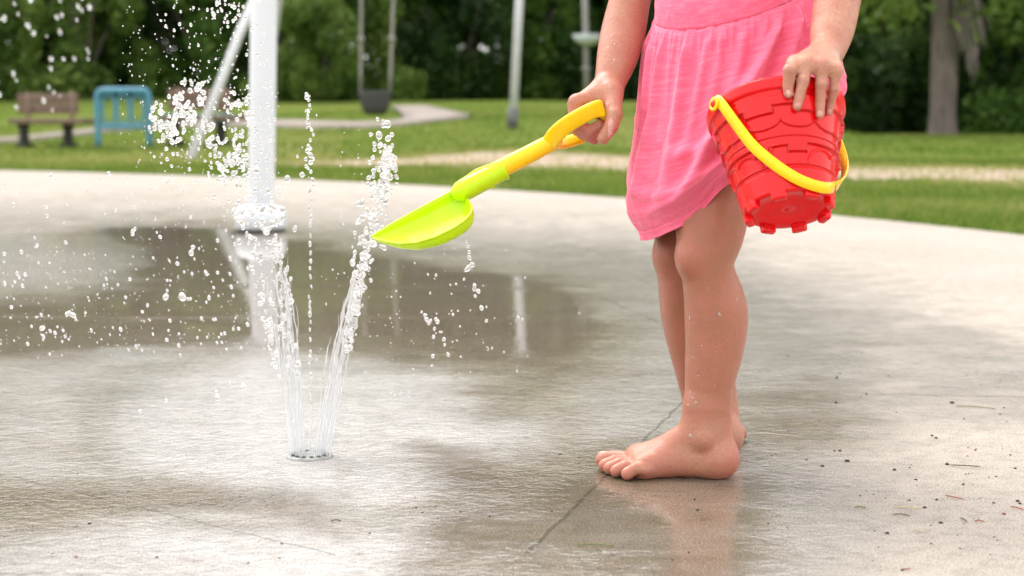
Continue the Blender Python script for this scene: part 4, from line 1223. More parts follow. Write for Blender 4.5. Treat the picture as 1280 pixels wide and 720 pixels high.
    base_n = m.bump(hb, .45, .004)
    m.l(base_n, m.b.inputs['Normal'])
    # water film: the clear coat, with its own rippled surface
    film = m.math('MAXIMUM', m.math('MULTIPLY', w, .9), calm_)
    m.to(film, 'Coat Weight'); m.set(Coat_IOR=1.33)
    m.to(m.math('MULTIPLY_ADD', m.math('SUBTRACT', 1.0, deep_), .10, .012), 'Coat Roughness')
    m.to(m.ramp(w, [(0., .4), (1., .06)]), 'Specular IOR Level')
    wv1 = m.noise(m.coord('Object', (1.0, 1.15, 1)), 24, 3, .5, 1.2)
    wv2 = m.noise(m.coord('Object', (1.0, 1.1, 1)), 66, 2, .5, 1.0)
    sub = m.n('ShaderNodeVectorMath'); sub.operation = 'SUBTRACT'; sub.inputs[1].default_value = tuple(NOZ); m.l(v, sub.inputs[0])
    ln = m.n('ShaderNodeVectorMath'); ln.operation = 'LENGTH'; m.l(sub.outputs[0], ln.inputs[0])
    ph = m.math('MULTIPLY_ADD', ln.outputs['Value'], 190, m.math('MULTIPLY', wv1, 30.0))
    rings = m.math('MULTIPLY', m.math('SINE', ph), flow_)
    grain_h = m.math('MULTIPLY', m.math('ADD', n_fin, n_grain), m.math('MULTIPLY', m.math('SUBTRACT', 1.0, deep_), .05))
    hw = m.math('ADD', m.math('ADD', m.math('MULTIPLY', wv1, .75), m.math('MULTIPLY', wv2, .55)), m.math('ADD', m.math('MULTIPLY', rings, .05), grain_h))
    patch = m.ramp(m.noise(m.coord('Object', (.8, 2.0, 1)), 3.1, 4, .6), [(.36, .45), (.66, 1.05)])
    amp = m.math('MULTIPLY', patch, m.math('MULTIPLY_ADD', m.math('SUBTRACT', 1.0, calm_), .25, .010))
    amp = m.math('ADD', amp, m.math('MULTIPLY', m.math('SUBTRACT', m.attr('lively'), flow_), .14))
    amp = m.math('MULTIPLY', amp, m.math('SUBTRACT', 1.0, m.math('MULTIPLY', deep_, .10)))
    amp = m.math('ADD', amp, m.math('MULTIPLY', m.attr('rim'), .10))
    film_n = m.bump(hw, amp, .020)
    m.to(film_n, 'Coat Normal')
pad_mat()
# ---------------------------------------------------------------- litter on the slab
STONE = [plain('dark_grit', (.035,.032,.028), .8, .3, 300), plain('red_grit', (.22,.07,.04), .8, .3, 300)]
def pebm(seed, mat):
    v = IV2*(1+.45*fbm(IV2[:, 0]*1.3+seed*9, IV2[:, 1]*1.3, IV2[:, 2]*1.3, 2, seed)[:, None])
    me = mesh_data('grit', v, IF2, False); me.materials.append(mat); return me
pm = [pebm(k, STONE[0]) for k in range(4)]+[pebm(9, STONE[1])]
R = np.random.default_rng(77)
peb = [(1045,504,3.2),(1190,504,4),(1165,545,2.8),(1170,548,3),(1043,564,2.4),(1050,564,3),(1059,577,4.2),(1028,583,3.2),(1118,588,3.6),(1137,585,1.8),(1145,600,2.6),(1184,581,3.8),(1211,592,1.6),(1219,563,2.2),(1210,560,1.6),(1263,569,2),(1269,586,2.6),(1207,593,1.8),(1204,606,2.6),(1245,596,2),(1171,625,2.8),(1156,635,3.4),(1255,643,3.4),(1272,627,3.6),(1275,630,3),(1242,629,2.4),(1176,654,3.6),(1109,667,3.6),(1128,713,3.2),(1164,680,2.2),(1093,664,1.8),(1075,620,2.2),(1092,618,1.6),(960,655,2.2),(1026,617,1.4),(1137,626,2.2),(1236,597,1.6),(1200,686,2),(1098,684,1.6),
       (196,697,2.6),(95,697,3),(112,655,3),(160,614,1.6),(352,680,2.4),(310,704,2.2),(462,667,2.2),(520,635,2.4),(528,641,2.2),(612,646,2),(640,704,2),(700,568,2.4),(724,572,2.2),(575,640,1.8),(690,640,2.2),(840,700,2.2),(861,691,2.6),(872,638,3.2),(868,625,2.6),(850,620,2.2),(1008,575,2),(985,445,2),(1046,472,2.4),(1110,470,1.8),(1083,493,2.4),(1255,510,2),(1250,518,1.8)]
for k in range(70):
    a_ = R.uniform(940, 1290); peb.append((a_, R.uniform(440, 715), R.uniform(.8, 1.7)))
for k in range(26): peb.append((R.uniform(0, 900), R.uniform(590, 715), R.uniform(.7, 1.6)))
for k, (a_, b2, r) in enumerate(peb):
    p = G(a_, b2); red_ = k % 9 == 4
    o = bpy.data.objects.new('grit', pm[4] if red_ else pm[k % 4]); COL.objects.link(o)
    s_ = r*.00098*np.linalg.norm(p-CAM)/2.2*.62
    o.location = (p[0], p[1], s_*.35); o.scale = (s_*1.15, s_*1.15, s_*.75); o.rotation_euler = (0, 0, R.uniform(0, 6))
    if red_: tag(o, 'tiny reddish brown crumb lying on the wet concrete', 'grit', 'reddish crumbs on the concrete')
    elif a_ > 930: tag(o, 'small dark crumb of dirt on the drier concrete beyond the child\'s heel', 'grit', 'dark crumbs near the child\'s heel')
    else: tag(o, 'small dark crumb of dirt on the wet concrete in front of the fountain', 'grit', 'dark crumbs in front of the fountain')
STRAWS = [plain('brown_straw', (.10,.07,.035), .7), plain('green_straw', (.16,.19,.05), .7), plain('red_straw', (.30,.09,.04), .7), plain('pale_straw', (.50,.40,.25), .7)]
for k, (x0, y0, x1, y1, m_, lab) in enumerate([(1186,581,1226,583,0,'short brown straw beside a dark crumb, farther of the brown pair'),(1192,507,1246,511,1,'long green grass clipping, farthest of the clippings on the drier concrete'),(1181,619,1205,624,2,'curved red stalk lying on the drier concrete'),(1067,634,1083,635,1,'short olive clipping near the pale straw'),(1116,643,1138,645,0,'thick dark brown straw, nearest of the brown ones'),(1115,633,1155,636,3,'long pale straw next to a red crumb'),(1262,633,1280,637,2,'red brown stalk at the edge of the picture'),(1218,651,1231,652,2,'short reddish clipping near the edge litter'),(1200,647,1209,652,0,'tiny grey brown straw beside the reddish clipping'),
        (720,681,768,682,1,'lone green clipping in front of the child\'s toes'),(413,651,427,651,0,'short brown straw in front of the nozzle'),(745,684,752,690,0,'tiny bent straw below the green clipping'),(1140,662,1155,665,3,'faint tan straw below the red crumb'),(1128,711,1138,711,2,'short red brown straw closest to the camera')]):
    a_, b2 = G(x0, y0, .0018), G(x1, y1, .0018)
    mid = (a_+b2)/2+np.array([0, R.uniform(-.004, .004), .0008])
    pth = catmull([a_, mid, b2], 4)
    v_, f_ = tube(pth, np.array([.3]+[1]*(len(pth)-2)+[.3])*.00075, 6)
    tag(obj('straw', v_, f_, STRAWS[m_]), lab, 'straw')
# ---------------------------------------------------------------- grass blades
def translucent(m, w=.42):
    t = m.n('ShaderNodeBsdfTranslucent'); x = m.n('ShaderNodeMixShader'); x.inputs[0].default_value = w
    src = m.b.inputs['Base Color'].links[0].from_socket
    br = m.n('ShaderNodeHueSaturation'); br.inputs['Value'].default_value = 1.35; br.inputs['Hue'].default_value = .49; m.l(src, br.inputs['Color']); m.l(br.outputs[0], t.inputs['Color'])
    m.l(m.b.outputs[0], x.inputs[1]); m.l(t.outputs[0], x.inputs[2]); m.l(x.outputs[0], m.out.inputs['Surface'])
def blades(n, ymin, ymax, hlo, hhi, w, seed, halfang=.42):
    r = np.random.default_rng(seed)
    y = np.sqrt(r.uniform(ymin**2, ymax**2, n)); t = r.uniform(-halfang, halfang, n); x = t*y
    keep = np.hypot(x-PAD_C[0], y-PAD_C[1]) > PAD_R+r.uniform(-.05, .06, n)
    dc = np.interp(t, [-.35,-.14,-.03,.05,.2,.3], [17.5,16.4,15.6,15.0,13.9,13.2])
    hf_ = np.interp(t, [-.35,-.16,-.12,0,.2,.3], [.0,.0,.45,.75,.8,.9])
    keep &= (np.abs(y-dc+.5*fbm(x*2, y*2, 0, 3, 6)) > hf_*1.6) | (r.random(n) < .10)
    x, y, dc, hf_ = x[keep], y[keep], dc[keep], hf_[keep]; n = len(x)
    z = terrain(x, y)-.025
    patch = .75+.5*fbm(x*1.6, y*1.6, 0, 3, 8)
    h = r.uniform(hlo, hhi, n)*patch; a = r.uniform(0, 2*np.pi, n); lean = r.uniform(.1, .75, n)*h; la = r.uniform(0, 2*np.pi, n)
    dx, dy = np.cos(a)*w, np.sin(a)*w
    lx, ly = np.cos(la)*lean, np.sin(la)*lean
    b0 = np.stack([x-dx, y-dy, z], 1); b1 = np.stack([x+dx, y+dy, z], 1)
    m0 = np.stack([x-dx*.8+lx*.35, y-dy*.8+ly*.35, z+h*.62], 1); m1 = np.stack([x+dx*.8+lx*.35, y+dy*.8+ly*.35, z+h*.62], 1)
    tp = np.stack([x+lx, y+ly, z+h], 1); tp2 = tp+np.stack([dx*.1, dy*.1, 0*dx], 1)
    v = np.stack([b0, b1, m1, m0, tp, tp2], 1).reshape(-1, 3)
    i = np.arange(n)*6
    f = np.vstack([np.stack([i, i+1, i+2, i+3], 1), np.stack([i+3, i+2, i+5, i+4], 1)])
    tone = np.repeat(np.clip(r.normal(.5, .2, n)+.4*fbm(x*.8, y*.8, 0, 3, 4)+.25*((np.abs(y-dc) < hf_+.9)), 0, 1), 6)
    return v, f, tone
BL = M('grass_blade').set(Roughness=.7, Specular_IOR_Level=.08)
BL.to(BL.ramp(BL.attr('tone'), [(.1, (.058,.115,.016)), (.45, (.115,.185,.028)), (.75, (.20,.245,.058)), (1, (.36,.33,.15))]), 'Base Color')
translucent(BL)
V_, F_, T0 = [], [], []; n0 = 0
for args in [(85000, 6.2, 10.5, .035, .075, .0028, 1), (108000, 10.5, 17.5, .035, .07, .004, 2), (45000, 17.5, 30, .03, .06, .007, 3)]:
    v, f, t = blades(*args); V_.append(v); F_.append(f+n0); T0.append(t); n0 += len(v)
grass = obj('grass', np.vstack(V_), np.vstack(F_), BL.m, smooth_shade=False); attr(grass, 'tone', np.concatenate(T0))
tag(grass, 'short mown green grass with dry patches around the splash pad', 'grass', kind='stuff')
# ---------------------------------------------------------------- park furniture
WOOD = plain('weathered_wood', (.165,.110,.082), .8, .3, 30, .3, 80)
BLACKM = plain('dark_iron', (.035,.035,.035), .6)
BLUE = plain('blue_metal', (.065,.235,.335), .5, .08, 8)
GREYM = plain('galvanised_steel', (.50,.51,.52), .45, .08, 12, .05, 40)
CHAINM = plain('grey_coated_chain', (.27,.26,.24), .7)
RUB = plain('black_rubber', (.045,.045,.047), .6)
def bench(px0, px1, base_py, Y, label, blue=False, yaw=.0):
    o = H((px0+px1)/2, base_py, Y); k = Y/F
    W = (px1-px0)*k
    r = empty('park_bench', tuple(o), label, 'bench')
    X = np.array([math.cos(yaw), math.sin(yaw), 0]); Yv = np.array([-X[1], X[0], 0]); Z = np.array([0, 0, 1.])
    Rm = np.stack([X, Yv, Z], 1)
    at = lambda x, y, z: o+Rm@np.array([x, y, z])
    mb = MB()
    for i, y in enumerate((-.20, -.07, .06, .19)): mb.box(at(.14*W, y*1.5-.1, .335), (W*1.2, .17, .07), Rm, .008)
    mb.build('seat', WOOD, r)
    mb = MB()
    for z in (.50, .64): mb.box(at(-.05*W, .33, z), (W, .05, .13), Rm, .008)
    mb.build('backrest', WOOD, r)
    for s in (-1, 1):
        mb = MB(); x = s*W*.36
        mb.box(at(x, 0, .15), (.11, .12, .30), Rm, .01); mb.box(at(x, 0, .275), (.07, .50, .05), Rm, .01); mb.box(at(x, 0, .02), (.16, .46, .05), Rm, .01)
        mb.build('leg', BLACKM, r)
        mb = MB(); mb.tube([at(x, .20, .30), at(x, .28, .45), at(x-.02*W, .33, .72)], .03, 8); mb.build('back_bracket', WOOD, r)
    if blue:
        mb = MB(); mb.box(at(.1*W, -.43, .335), (W*1.15, .03, .10), Rm, .008); mb.build('trim', BLUE, r)
    return r
bench(20, 96, 183, 23.6, 'weathered wooden bench left of the blue metal rack, on dark iron legs', False, .03)
bench(208, 288, 189, 22.6, 'brown wooden bench with a blue edge, half hidden by the spray', True, -.03)
# blue rack with looped bars
o = H(155, 184, 23.2); k = 23.2/F
rack = empty('bike_rack', tuple(o), 'blue metal rack with rounded frame and oval loops between two benches', 'rack')
w = 32*k; hgt = 69*k; zc = hgt
q = [(-w,0),(-w,.35),(-w,.58*hgt),(-w,.86*hgt),(-w*.93,.96*hgt),(-w*.75,hgt),(0,hgt),(w*.75,hgt),(w*.93,.96*hgt),(w,.86*hgt),(w,.58*hgt),(w,.3),(w,0)]
mb = MB(); mb.tube(catmull([o+np.array([a, 0, b]) for a, b in q], 4), .042, 12); mb.build('frame', BLUE, rack)
mb = MB(); mb.box(o+np.array([0, 0, .36*hgt]), (2*w, .04, .07), None, .01); mb.build('lower_rail', BLUE, rack)
for i in range(3):
    c = o+np.array([(-.56+.56*i)*w, 0, .66*hgt]); a = np.linspace(0, 2*np.pi, 25)
    mb = MB(); mb.tube(np.array([c+np.array([.24*w*math.sin(t), 0, .28*hgt*math.cos(t)]) for t in a]), .019, 8); mb.build('loop', BLUE, rack)
# swing set
Ysw = 18.6
f1 = G(231, 198); f1 = np.array([f1[0], f1[1], 0.]); kx = Ysw/F
sw = empty('swing_frame', tuple(f1), 'tall pale steel swing frame with a slanting leg behind the white post', 'swing frame')
apex = P(362, -100, 19.6); far_foot = H(322, 170, 21.6); right_foot = H(640, 164, 20.4); right_top = P(655, -100, 20.4)
for a_, b2 in ((f1, apex), (far_foot, apex), (right_foot, right_top)):
    mb = MB(); mb.tube([a_-np.array([0, 0, .15]), a_+(b2-a_)*.5, b2], .048, 20); mb.build('leg', GREYM, sw)
mb = MB(); mb.tube([right_foot-[0,0,.03], right_foot+(right_top-right_foot)*.09], .062, 20); mb.build('foot_sleeve', plain('dark_grey_coating', (.12,.12,.12), .7), sw)
mb = MB(); mb.tube([apex+(apex-right_top)*.03, apex, right_top, right_top+(right_top-apex)*.05], .05, 20); mb.build('beam', GREYM, sw)
bt = lambda px: apex+(right_top-apex)*((px-362)/293.)
seat_c = P(469, 128, 20.0)
swing = empty('bucket_swing', tuple(seat_c), 'black toddler bucket swing hanging on two grey chains', 'swing')
ks = 20.0/F
mb = MB()
sec = [(.0,.10,.07),(-.10,.12,.085),(-.13,.15,.10),(-.02,.185,.12),(.10,.195,.13),(.13,.19,.125),(.12,.165,.105),(.0,.15,.09)]
a = np.linspace(0, 2*np.pi, 36, endpoint=False)
vs = [np.array([seat_c+np.array([rx*math.cos(t)*(1+.0*z), ry*math.sin(t)*1.2, z*1.05]) for t in a]) for z, rx, ry in [(-.13,.03,.03),(-.135,.10,.08),(-.10,.14,.11),(-.02,.165,.125),(.10,.19,.14),(.125,.192,.142),(.125,.165,.12),(0,.14,.10),(-.09,.09,.07),(-.10,.0,.0)]]
mb.add(np.vstack(vs), grid_faces(36, len(vs), True)); mb.build('seat', RUB, swing)
for sgn, px_t in ((-1, 450), (1, 493)):
    c0 = seat_c+np.array([sgn*.165, 0, .11])
    mb = MB(); mb.tube(catmull([bt(px_t), (bt(px_t)+c0)/2, c0], 4), .017, 8)
    mb.tube([c0+(bt(px_t)-c0)*.30, c0+(bt(px_t)-c0)*.33], .035, 8)
    mb.build('chain', CHAINM, swing)
# thin post with a pale dish
o = H(734, 118, 33.); tp = P(730, -60, 33.)
bp = empty('dish_post', tuple(o), 'thin grey post carrying a pale shallow dish in front of the dark woods', 'post')
mb = MB(); mb.tube([o-[0,0,.1], (o+tp)/2, tp], .055, 12); mb.tube([P(733, 88, 33), P(733, 84, 33)], .09, 10); mb.build('pole', CHAINM, bp)
c = P(735, 50, 32.9); mb = MB(); kk = 33/F
prof_d = [(-.10, .0), (-.10, .10), (-.03, .22), (.09, .30), (.10, .285), (-.01, .19), (-.06, .06)]
a = np.linspace(0, 2*np.pi, 32, endpoint=False)
mb.add(np.vstack([np.c_[c[0]+r*np.cos(a), c[1]+r*np.sin(a), np.full(32, c[2]+z)] for z, r in prof_d]), grid_faces(32, len(prof_d), True)); mb.build('dish', plain('pale_dish', (.50,.55,.56), .5), bp)
# ---------------------------------------------------------------- foliage
def leafmat(name, lo, mid, hi):
    m = M(name).set(Roughness=.55, Specular_IOR_Level=.3)
    m.to(m.ramp(m.attr('tone'), [(.0, lo), (.5, mid), (1, hi)]), 'Base Color'); translucent(m, .35)
    return m.m
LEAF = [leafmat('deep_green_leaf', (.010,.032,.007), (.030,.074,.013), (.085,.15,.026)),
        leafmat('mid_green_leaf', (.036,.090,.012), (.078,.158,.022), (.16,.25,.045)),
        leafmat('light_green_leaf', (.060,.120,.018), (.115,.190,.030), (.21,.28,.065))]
BARK = M('bark').set(Roughness=.95)
BARK.to(BARK.ramp(BARK.noise(BARK.coord('Object', (3, 3, .5)), 6, 6, .7), [(.3, (.075,.058,.048)), (.7, (.23,.19,.165))]), 'Base Color')
BARK.to(BARK.bump(BARK.noise(BARK.coord('Object', (4, 4, .4)), 9, 6, .7), .9, .05), 'Normal'); BARK = BARK.m
def leaves(clumps, n, size, r, hollow=.55, core=True):
    """many leaf faces in clumps: (x, y, z, rx, ry, rz); returns v, f, tone"""
    cl = np.array(clumps, float); vol = cl[:, 3]*cl[:, 4]*cl[:, 5]; pick = r.choice(len(cl), n, p=vol/vol.sum())
    d = r.normal(size=(n, 3)); d /= np.linalg.norm(d, axis=1)[:, None]
    rad = (hollow+(1.06-hollow)*r.random(n)**.6)[:, None]
    jag = 1+.25*fbm(d[:, 0]*2+pick*3.1, d[:, 1]*2, d[:, 2]*2, 3, 3)[:, None]
    c = cl[pick, :3]+d*rad*cl[pick, 3:6]*jag
    nrm = d*.6+r.normal(size=(n, 3))*.7+np.array([0, 0, .35]); nrm /= np.linalg.norm(nrm, axis=1)[:, None]
    t = np.cross(nrm, r.normal(size=(n, 3))); t /= np.linalg.norm(t, axis=1)[:, None]; b = np.cross(nrm, t)
    s = (size*r.uniform(.6, 1.35, n))[:, None]
    v = np.stack([c-t*s, c+b*s*.45+nrm*s*.1, c+t*s, c-b*s*.45+nrm*s*.1], 1).reshape(-1, 3)
    f = np.arange(n*4).reshape(-1, 4)
    tone = np.clip(r.normal(.45, .18, n)+.18*r.normal(size=len(cl))[pick], 0, 1)
    return v, f, np.repeat(tone, 4)
def crown_mesh(name, clumps, n, size, seed, mat, **kw):
    v, f, tone = leaves(clumps, n, size, np.random.default_rng(seed), **kw)
    me = mesh_data(name, v, f, False); me.materials.append(mat)
    a_ = me.attributes.new('tone', 'FLOAT', 'POINT'); a_.data.foreach_set('value', tone.astype(np.float32)); return me
def trunk_mesh(h, r0, seed, limbs=6, spread=1.6):
    r = np.random.default_rng(seed); mb = MB()
    n = 9; z = np.linspace(-.1, h, n); p = np.c_[.10*np.cumsum(r.normal(0, .5, n)), .10*np.cumsum(r.normal(0, .5, n)), z]; p[0, :2] = p[1, :2]
    rr = np.interp(z, [-.1, .15, .6, h], [r0*1.9, r0*1.3, r0, r0*.45]); mb.tube(catmull(p, 3), np.interp(np.linspace(0, 1, (n-1)*3+1), np.linspace(0, 1, n), rr), 14)
    for k in range(limbs):
        i = r.integers(3, n-1); a_ = r.uniform(0, 6.28); L = spread*r.uniform(.6, 1.2)
        e = p[i]+np.array([math.cos(a_)*L, math.sin(a_)*L, L*r.uniform(.5, 1.1)])
        mb.tube(catmull([p[i], (p[i]*.5+e*.5)+[0, 0, -.1*L], e], 4), np.linspace(rr[i]*.6, rr[i]*.15, 9), 8)
    return np.vstack(mb.v), mb.f
def bush_clumps(seed, w, h, n):
    r = np.random.default_rng(seed); out = []
    for k in range(n):
        z = h*r.random()**.9; q = w*(1-.55*z/h)
        out.append((r.uniform(-q, q), r.uniform(-.5, .5)*w*.6, max(z-.1, .25), r.uniform(.30, .62)*w*.5, r.uniform(.3, .6)*w*.5, r.uniform(.22, .42)*h*.6))
    return out
BUSH = []
for k in range(4):
    BUSH.append([crown_mesh('foliage', bush_clumps(30+k, 1.7, 3.0, 22), 8500, .085, 40+k, LEAF[m]) for m in range(3)])
stemv = []
for k in range(2):
    mb = MB(); r = np.random.default_rng(60+k)
    for q in range(6):
        a_ = r.uniform(0, 6.28); mb.tube(catmull([(0, 0, -.1), (.25*math.cos(a_), .25*math.sin(a_), .8), (.8*math.cos(a_), .6*math.sin(a_), 2.0)], 4), np.linspace(.045, .012, 9), 7)
    stemv.append(mesh_data('stem', np.vstack(mb.v), mb.f)); stemv[-1].materials.append(BARK)
def put(parent_name, pos, parts, label, cat, group, sc=1.0, rz=0.0, scz=1.0):
    r_ = empty(parent_name, tuple(pos), label, cat, group)
    r_.scale = (sc, sc, sc*scz); r_.rotation_euler.z = rz
    for nm, me in parts:
        o = bpy.data.objects.new(nm, me); COL.objects.link(o); o.parent = r_
    return r_
kind_txt = ['dark green', 'mid green', 'light green']
R = np.random.default_rng(99)
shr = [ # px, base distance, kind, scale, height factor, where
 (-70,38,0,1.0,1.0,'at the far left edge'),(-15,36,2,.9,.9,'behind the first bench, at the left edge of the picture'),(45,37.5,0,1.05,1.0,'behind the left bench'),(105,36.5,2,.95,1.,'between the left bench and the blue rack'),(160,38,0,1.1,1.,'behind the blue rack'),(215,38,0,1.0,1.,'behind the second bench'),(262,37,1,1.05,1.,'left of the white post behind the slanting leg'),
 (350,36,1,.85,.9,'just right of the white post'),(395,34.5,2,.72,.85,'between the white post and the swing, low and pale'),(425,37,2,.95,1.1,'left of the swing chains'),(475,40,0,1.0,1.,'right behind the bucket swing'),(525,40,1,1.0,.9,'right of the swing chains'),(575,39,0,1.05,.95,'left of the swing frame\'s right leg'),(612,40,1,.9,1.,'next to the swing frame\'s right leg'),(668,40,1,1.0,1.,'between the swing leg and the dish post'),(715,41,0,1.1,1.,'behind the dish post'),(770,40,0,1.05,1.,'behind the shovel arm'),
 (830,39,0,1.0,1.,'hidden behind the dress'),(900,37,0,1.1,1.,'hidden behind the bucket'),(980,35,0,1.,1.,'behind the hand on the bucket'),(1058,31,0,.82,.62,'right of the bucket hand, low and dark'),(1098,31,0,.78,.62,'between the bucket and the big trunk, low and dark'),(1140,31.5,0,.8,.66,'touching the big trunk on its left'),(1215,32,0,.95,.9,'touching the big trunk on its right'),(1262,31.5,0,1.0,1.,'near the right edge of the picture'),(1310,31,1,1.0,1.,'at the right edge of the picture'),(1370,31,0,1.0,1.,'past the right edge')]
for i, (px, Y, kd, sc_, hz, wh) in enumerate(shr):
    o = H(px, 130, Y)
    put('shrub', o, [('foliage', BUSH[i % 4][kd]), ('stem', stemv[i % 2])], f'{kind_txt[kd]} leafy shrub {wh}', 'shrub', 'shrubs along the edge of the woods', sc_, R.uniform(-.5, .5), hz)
def tree_clumps(seed, w, z0, z1, n):
    r = np.random.default_rng(seed); out = []
    for k in range(n):
        t = r.random(); z = z0+(z1-z0)*t; q = w*math.sin(math.pi*(.18+.75*t))
        a_ = r.uniform(0, 6.28); d = q*r.random()**.5
        out.append((d*math.cos(a_), d*math.sin(a_), z, r.uniform(.5, 1.), r.uniform(.5, 1.), r.uniform(.4, .75)))
    return out
TREES = []
for k in range(3):
    tv, tf = trunk_mesh(5.0, .17, 80+k, 8, 1.8); tm_ = mesh_data('trunk', tv, tf); tm_.materials.append(BARK)
    TREES.append((tm_, [crown_mesh('crown', tree_clumps(90+k, 2.6, 1.3, 7.8, 46), 15000, .13, 95+k, LEAF[m]) for m in range(3)]))
tre = [(-95,44,0),(-20,43,1),(40,46,0),(95,44,0),(150,47,1),(205,44,0),(262,45,0),(318,46,1),(372,44,1),(430,47,2),(482,45,0),(536,47,0),(590,46,0),(640,48,1),(700,46,1),(752,48,0),(810,46,0),(880,44,0),(950,42,1),(1010,41,0),(1062,43,2),(1105,40,2),(1150,42,0),(1230,38,0),(1290,37,1),(1350,38,0)]
tw = ['past the left edge','at the left edge behind the first bench','behind the left bench','over the blue rack\'s left side','over the blue rack','over the second bench','left of the white post','behind the white post','right of the white post','left of the swing chains','above the bucket swing','right of the swing chains','left of the swing frame\'s right leg','behind the swing frame\'s right leg','left of the dish post','behind the dish post','behind the shovel arm','behind the dress','behind the dress\'s right side','behind the bucket arm','right of the bucket arm, bright leaved','between the bucket arm and the big trunk, bright leaved','left of the big trunk, shadowy','right of the big trunk','at the right edge','past the right edge']
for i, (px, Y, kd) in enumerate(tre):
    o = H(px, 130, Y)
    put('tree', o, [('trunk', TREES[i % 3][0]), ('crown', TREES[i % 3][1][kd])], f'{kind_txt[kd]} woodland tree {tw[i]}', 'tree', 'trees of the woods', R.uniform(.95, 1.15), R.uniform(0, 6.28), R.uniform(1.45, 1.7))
for i, (px, Y, kd) in enumerate([(-170,44,0),(-260,42,1),(-350,45,0),(-450,43,0),(-570,42,1),(-700,42,0),(1430,37,0),(1520,38,1),(1620,38,0),(1740,38,0)]):
    put('tree', H(px, 130, Y), [('trunk', TREES[i % 3][0]), ('crown', TREES[i % 3][1][kd])], 'woodland tree standing outside the '+('left' if px < 0 else 'right')+' edge of the picture', 'tree', 'trees outside the '+('left' if px < 0 else 'right')+' edge', R.uniform(1.0, 1.15), R.uniform(0, 6.28), R.uniform(1.45, 1.7))
for i, (px, Y, kd) in enumerate([(-130,37,0),(-200,38,1),(-280,37,0),(-370,38,0),(-470,37,1),(-590,37,0),(1450,32,0),(1540,32,1),(1640,32,0)]):
    put('shrub', H(px, 130, Y), [('foliage', BUSH[i % 4][kd]), ('stem', stemv[i % 2])], 'leafy shrub growing outside the '+('left' if px < 0 else 'right')+' edge of the picture', 'shrub', 'shrubs outside the '+('left' if px < 0 else 'right')+' edge', 1.1, R.uniform(-.5, .5))
# big old tree on the right
o = H(1180, 168, 29.5); k = 29.5/F
r_ = np.random.default_rng(4); mb = MB()
pts = [H(1178, 168, 29.5)-[0,0,.15], P(1178, 150, 29.5), P(1180, 100, 29.5), P(1182, 40, 29.5), P(1181, -40, 29.5), P(1183, -160, 29.6), P(1190, -330, 29.7)]
pth = catmull(pts, 8); rad = np.interp(np.linspace(0, 1, len(pth)), [0, .1, .18, .5, .8, 1], np.array([22, 17.5, 15.5, 15.5, 14, 9])*k)
v, f = tube(pth, rad, 40)
an = np.arctan2(v[:, 1]-29.5, v[:, 0]-o[0]); ctr = np.repeat(pth, 40, 0)[:len(v)]
v = v+(v-ctr)*(.10*fbm(an*3, v[:, 2]*.7, 0, 4, 3)+.05*np.sin(an*9+2*fbm(v[:, 2]*1.2, an, 0, 2, 5)))[:, None]; mb.add(v, f)
for k2 in range(7):
    a_ = r_.uniform(0, 6.28); s0 = pth[-1-k2*3]; L = r_.uniform(1.5, 3)
    e = s0+np.array([math.cos(a_)*L, math.sin(a_)*L, L*.6]); mb.tube(catmull([s0, (s0+e)/2+[0,0,.2], e], 4), np.linspace(.11, .03, 9), 9)
big = empty('old_tree', tuple(o), 'large old tree with a thick grey furrowed trunk and hanging dry branches at the right', 'tree')
mb.build('trunk', BARK, big)
cl = []
for k2 in range(40):
    a_ = r_.uniform(0, 6.28); d = 3.0*r_.random()**.5; cl.append((o[0]+d*math.cos(a_), o[1]+d*math.sin(a_), r_.uniform(3.3, 8.5), r_.uniform(.5, 1), r_.uniform(.5, 1), r_.uniform(.4, .7)))
for (px, py, s_) in [(1096,14,.42),(1115,5,.4),(1125,22,.3),(1205,18,.28),(1209,45,.2),(1140,-10,.5),(1230,-8,.5)]:
    p = P(px, py, 29.0); cl.append((p[0], p[1], p[2], s_, s_, s_*.8))
v, f, tone = leaves(cl, 15000, .10, r_); cr = obj('crown', v, f, LEAF[2], big, False); attr(cr, 'tone', tone)
DRY = plain('grey_dry_twigs', (.22,.185,.17), .9, .3, 20)
mb = MB()
for k2 in range(46):
    x0 = r_.uniform(1198, 1232); Y0 = 29.2+r_.normal(0, .12); top_ = P(1190+(x0-1190)*.6, -30, Y0); L_ = r_.uniform(50, 105)
    e = P(x0+r_.normal(0, 3), L_*(.6+.4*math.sin((x0-1195)/37*3.1)), Y0)
    mb.tube(catmull([top_, (top_*.4+e*.6)+[r_.normal(0, .03), 0, 0], e], 4), np.linspace(.020, .006, 9), 5)
mb.build('hanging_branch', DRY, big)
# two bare young trunks at the dark gap in the middle and a far wall of woods
for (px, Y, h_, txt) in [(692,43,0,'slim grey bare trunk standing left of the dish post'),(560,43.5,1,'slim grey bare trunk in the dark gap right of the swing')]:
    tv, tf = trunk_mesh(4.6, .09, 130+h_, 7, 1.1); q = H(px, 130, Y); tm_ = mesh_data('trunk', tv, tf); tm_.materials.append(BARK)
    o_ = bpy.data.objects.new('bare_tree', tm_); COL.objects.link(o_); o_.location = q; tag(o_, txt, 'tree')
cl = []
r_ = np.random.default_rng(8)
for k2 in range(620):
    x = r_.uniform(-58, 58); cl.append((x, 57-.006*x*x+r_.uniform(-1.5, 2.5), .6+r_.uniform(0, 12.5), r_.uniform(1.2, 2.), r_.uniform(.8, 1.4), r_.uniform(.9, 1.5)))
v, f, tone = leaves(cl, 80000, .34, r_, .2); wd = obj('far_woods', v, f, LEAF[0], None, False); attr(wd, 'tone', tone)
tag(wd, 'dense dark woods closing the view behind the trees', 'woods', kind='stuff')
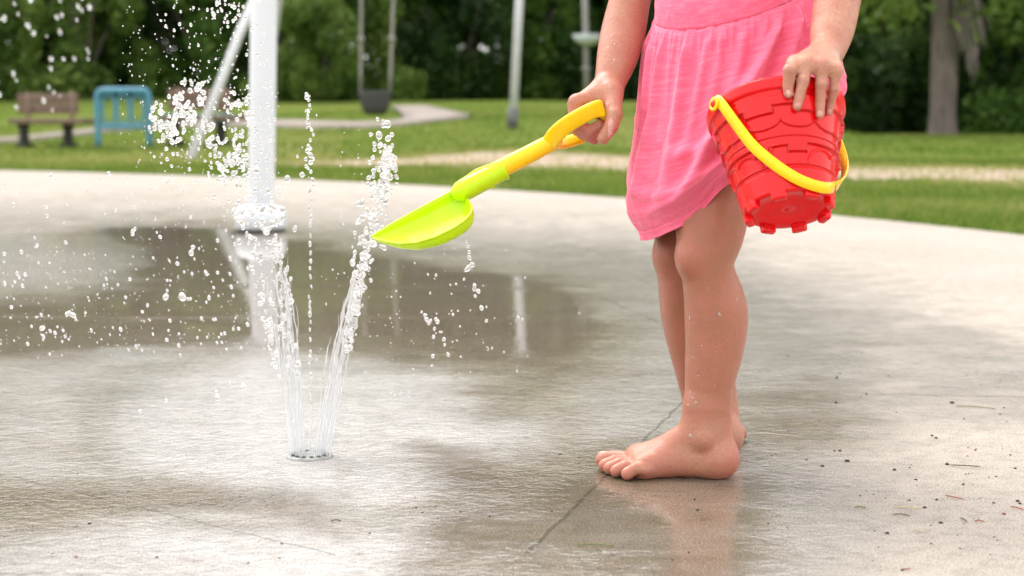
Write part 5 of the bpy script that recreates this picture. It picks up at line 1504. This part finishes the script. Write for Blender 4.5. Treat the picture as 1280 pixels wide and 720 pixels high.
# pale house glimpsed through the leaves
o = H(1108, 60, 50.); k = 50/F
hs = empty('house', tuple(o), 'pale pinkish house glimpsed through the leaves left of the big trunk', 'house')
PLA = plain('pink_render', (.50,.36,.31), .9, .08, 3); ROOF = plain('brown_roof', (.16,.10,.085), .9, .2, 8); GLS = plain('dark_glass', (.03,.035,.04), .1)
mb = MB(); mb.box(o+[0, 3, 1.5], (7, 6, 3.0)); mb.build('wall', PLA, hs, False)
mb = MB(); x0, x1, y0, y1, zb, zt = -3.9, 3.9, -.4, 6.4, 3.0, 4.6
mb.add(np.array([[x0,y0,zb],[x1,y0,zb],[x1,y1,zb],[x0,y1,zb],[x0,3,zt],[x1,3,zt]])+o, [(0,1,5,4),(2,3,4,5),(0,4,3),(1,2,5),(3,2,1,0)]); mb.build('roof', ROOF, hs, False)
for dx in (-2, .2, 2.2):
    mb = MB(); mb.box(o+[dx, -.02, 1.7], (.9, .08, 1.2)); w_ = mb.build('window', plain('white_frame', (.7,.7,.68), .5), hs, False)
    mb = MB(); mb.box(o+[dx, -.05, 1.7], (.75, .06, 1.05)); mb.build('pane', GLS, w_, False)
# ---------------------------------------------------------------- light, air, camera
w = bpy.data.worlds.new('World'); S.world = w; w.use_nodes = True
nt = w.node_tree; bg = nt.nodes['Background']
sky = nt.nodes.new('ShaderNodeTexSky'); sky.sky_type = 'NISHITA'; sky.sun_disc = False
SUN_EL, SUN_AZ = math.radians(58), math.radians(-38)      # azimuth from +Y towards +X
sky.sun_elevation = SUN_EL; sky.sun_rotation = SUN_AZ; sky.air_density = 1.0; sky.dust_density = 4.0; sky.ozone_density = 1.0
hsv = nt.nodes.new('ShaderNodeHueSaturation'); hsv.inputs['Saturation'].default_value = .22
mx = nt.nodes.new('ShaderNodeMix'); mx.data_type = 'RGBA'; mx.inputs[0].default_value = .45; mx.inputs[7].default_value = (10.5, 10.3, 10.1, 1)   # thin white overcast
nt.links.new(sky.outputs[0], hsv.inputs['Color']); nt.links.new(hsv.outputs[0], mx.inputs[6]); nt.links.new(mx.outputs[2], bg.inputs['Color'])
bg.inputs['Strength'].default_value = .14
sun = bpy.data.lights.new('sun', 'SUN'); sun.energy = .8; sun.angle = math.radians(30); sun.color = (1, .95, .88)
so_ = bpy.data.objects.new('sun', sun); COL.objects.link(so_)
sd = Vector((math.sin(SUN_AZ)*math.cos(SUN_EL), math.cos(SUN_AZ)*math.cos(SUN_EL), math.sin(SUN_EL)))
so_.rotation_euler = sd.to_track_quat('Z', 'Y').to_euler(); so_.location = (-6, 4, 12)
cam = bpy.data.cameras.new('camera'); co = bpy.data.objects.new('camera', cam); COL.objects.link(co)
co.location = tuple(CAM); co.rotation_euler = (math.pi/2-PITCH, 0, 0)
cam.sensor_width = 36; cam.lens = F/1280*36; cam.clip_start = .05; cam.clip_end = 1500
cam.dof.use_dof = True; cam.dof.focus_distance = 2.24; cam.dof.aperture_fstop = (cam.lens/1000)/.0100
cam.dof.aperture_blades = 0
S.camera = co
S.view_settings.view_transform = 'Standard'; S.view_settings.look = 'None'; S.view_settings.exposure = 1.18; S.view_settings.gamma = 1
S.view_settings.use_curve_mapping = False
S.cycles.use_denoising = True
S.cycles.max_bounces = 10; S.cycles.transmission_bounces = 8; S.cycles.glossy_bounces = 4; S.cycles.diffuse_bounces = 3
S.cycles.sample_clamp_indirect = 6.0; S.cycles.use_adaptive_sampling = True; S.cycles.adaptive_threshold = .015
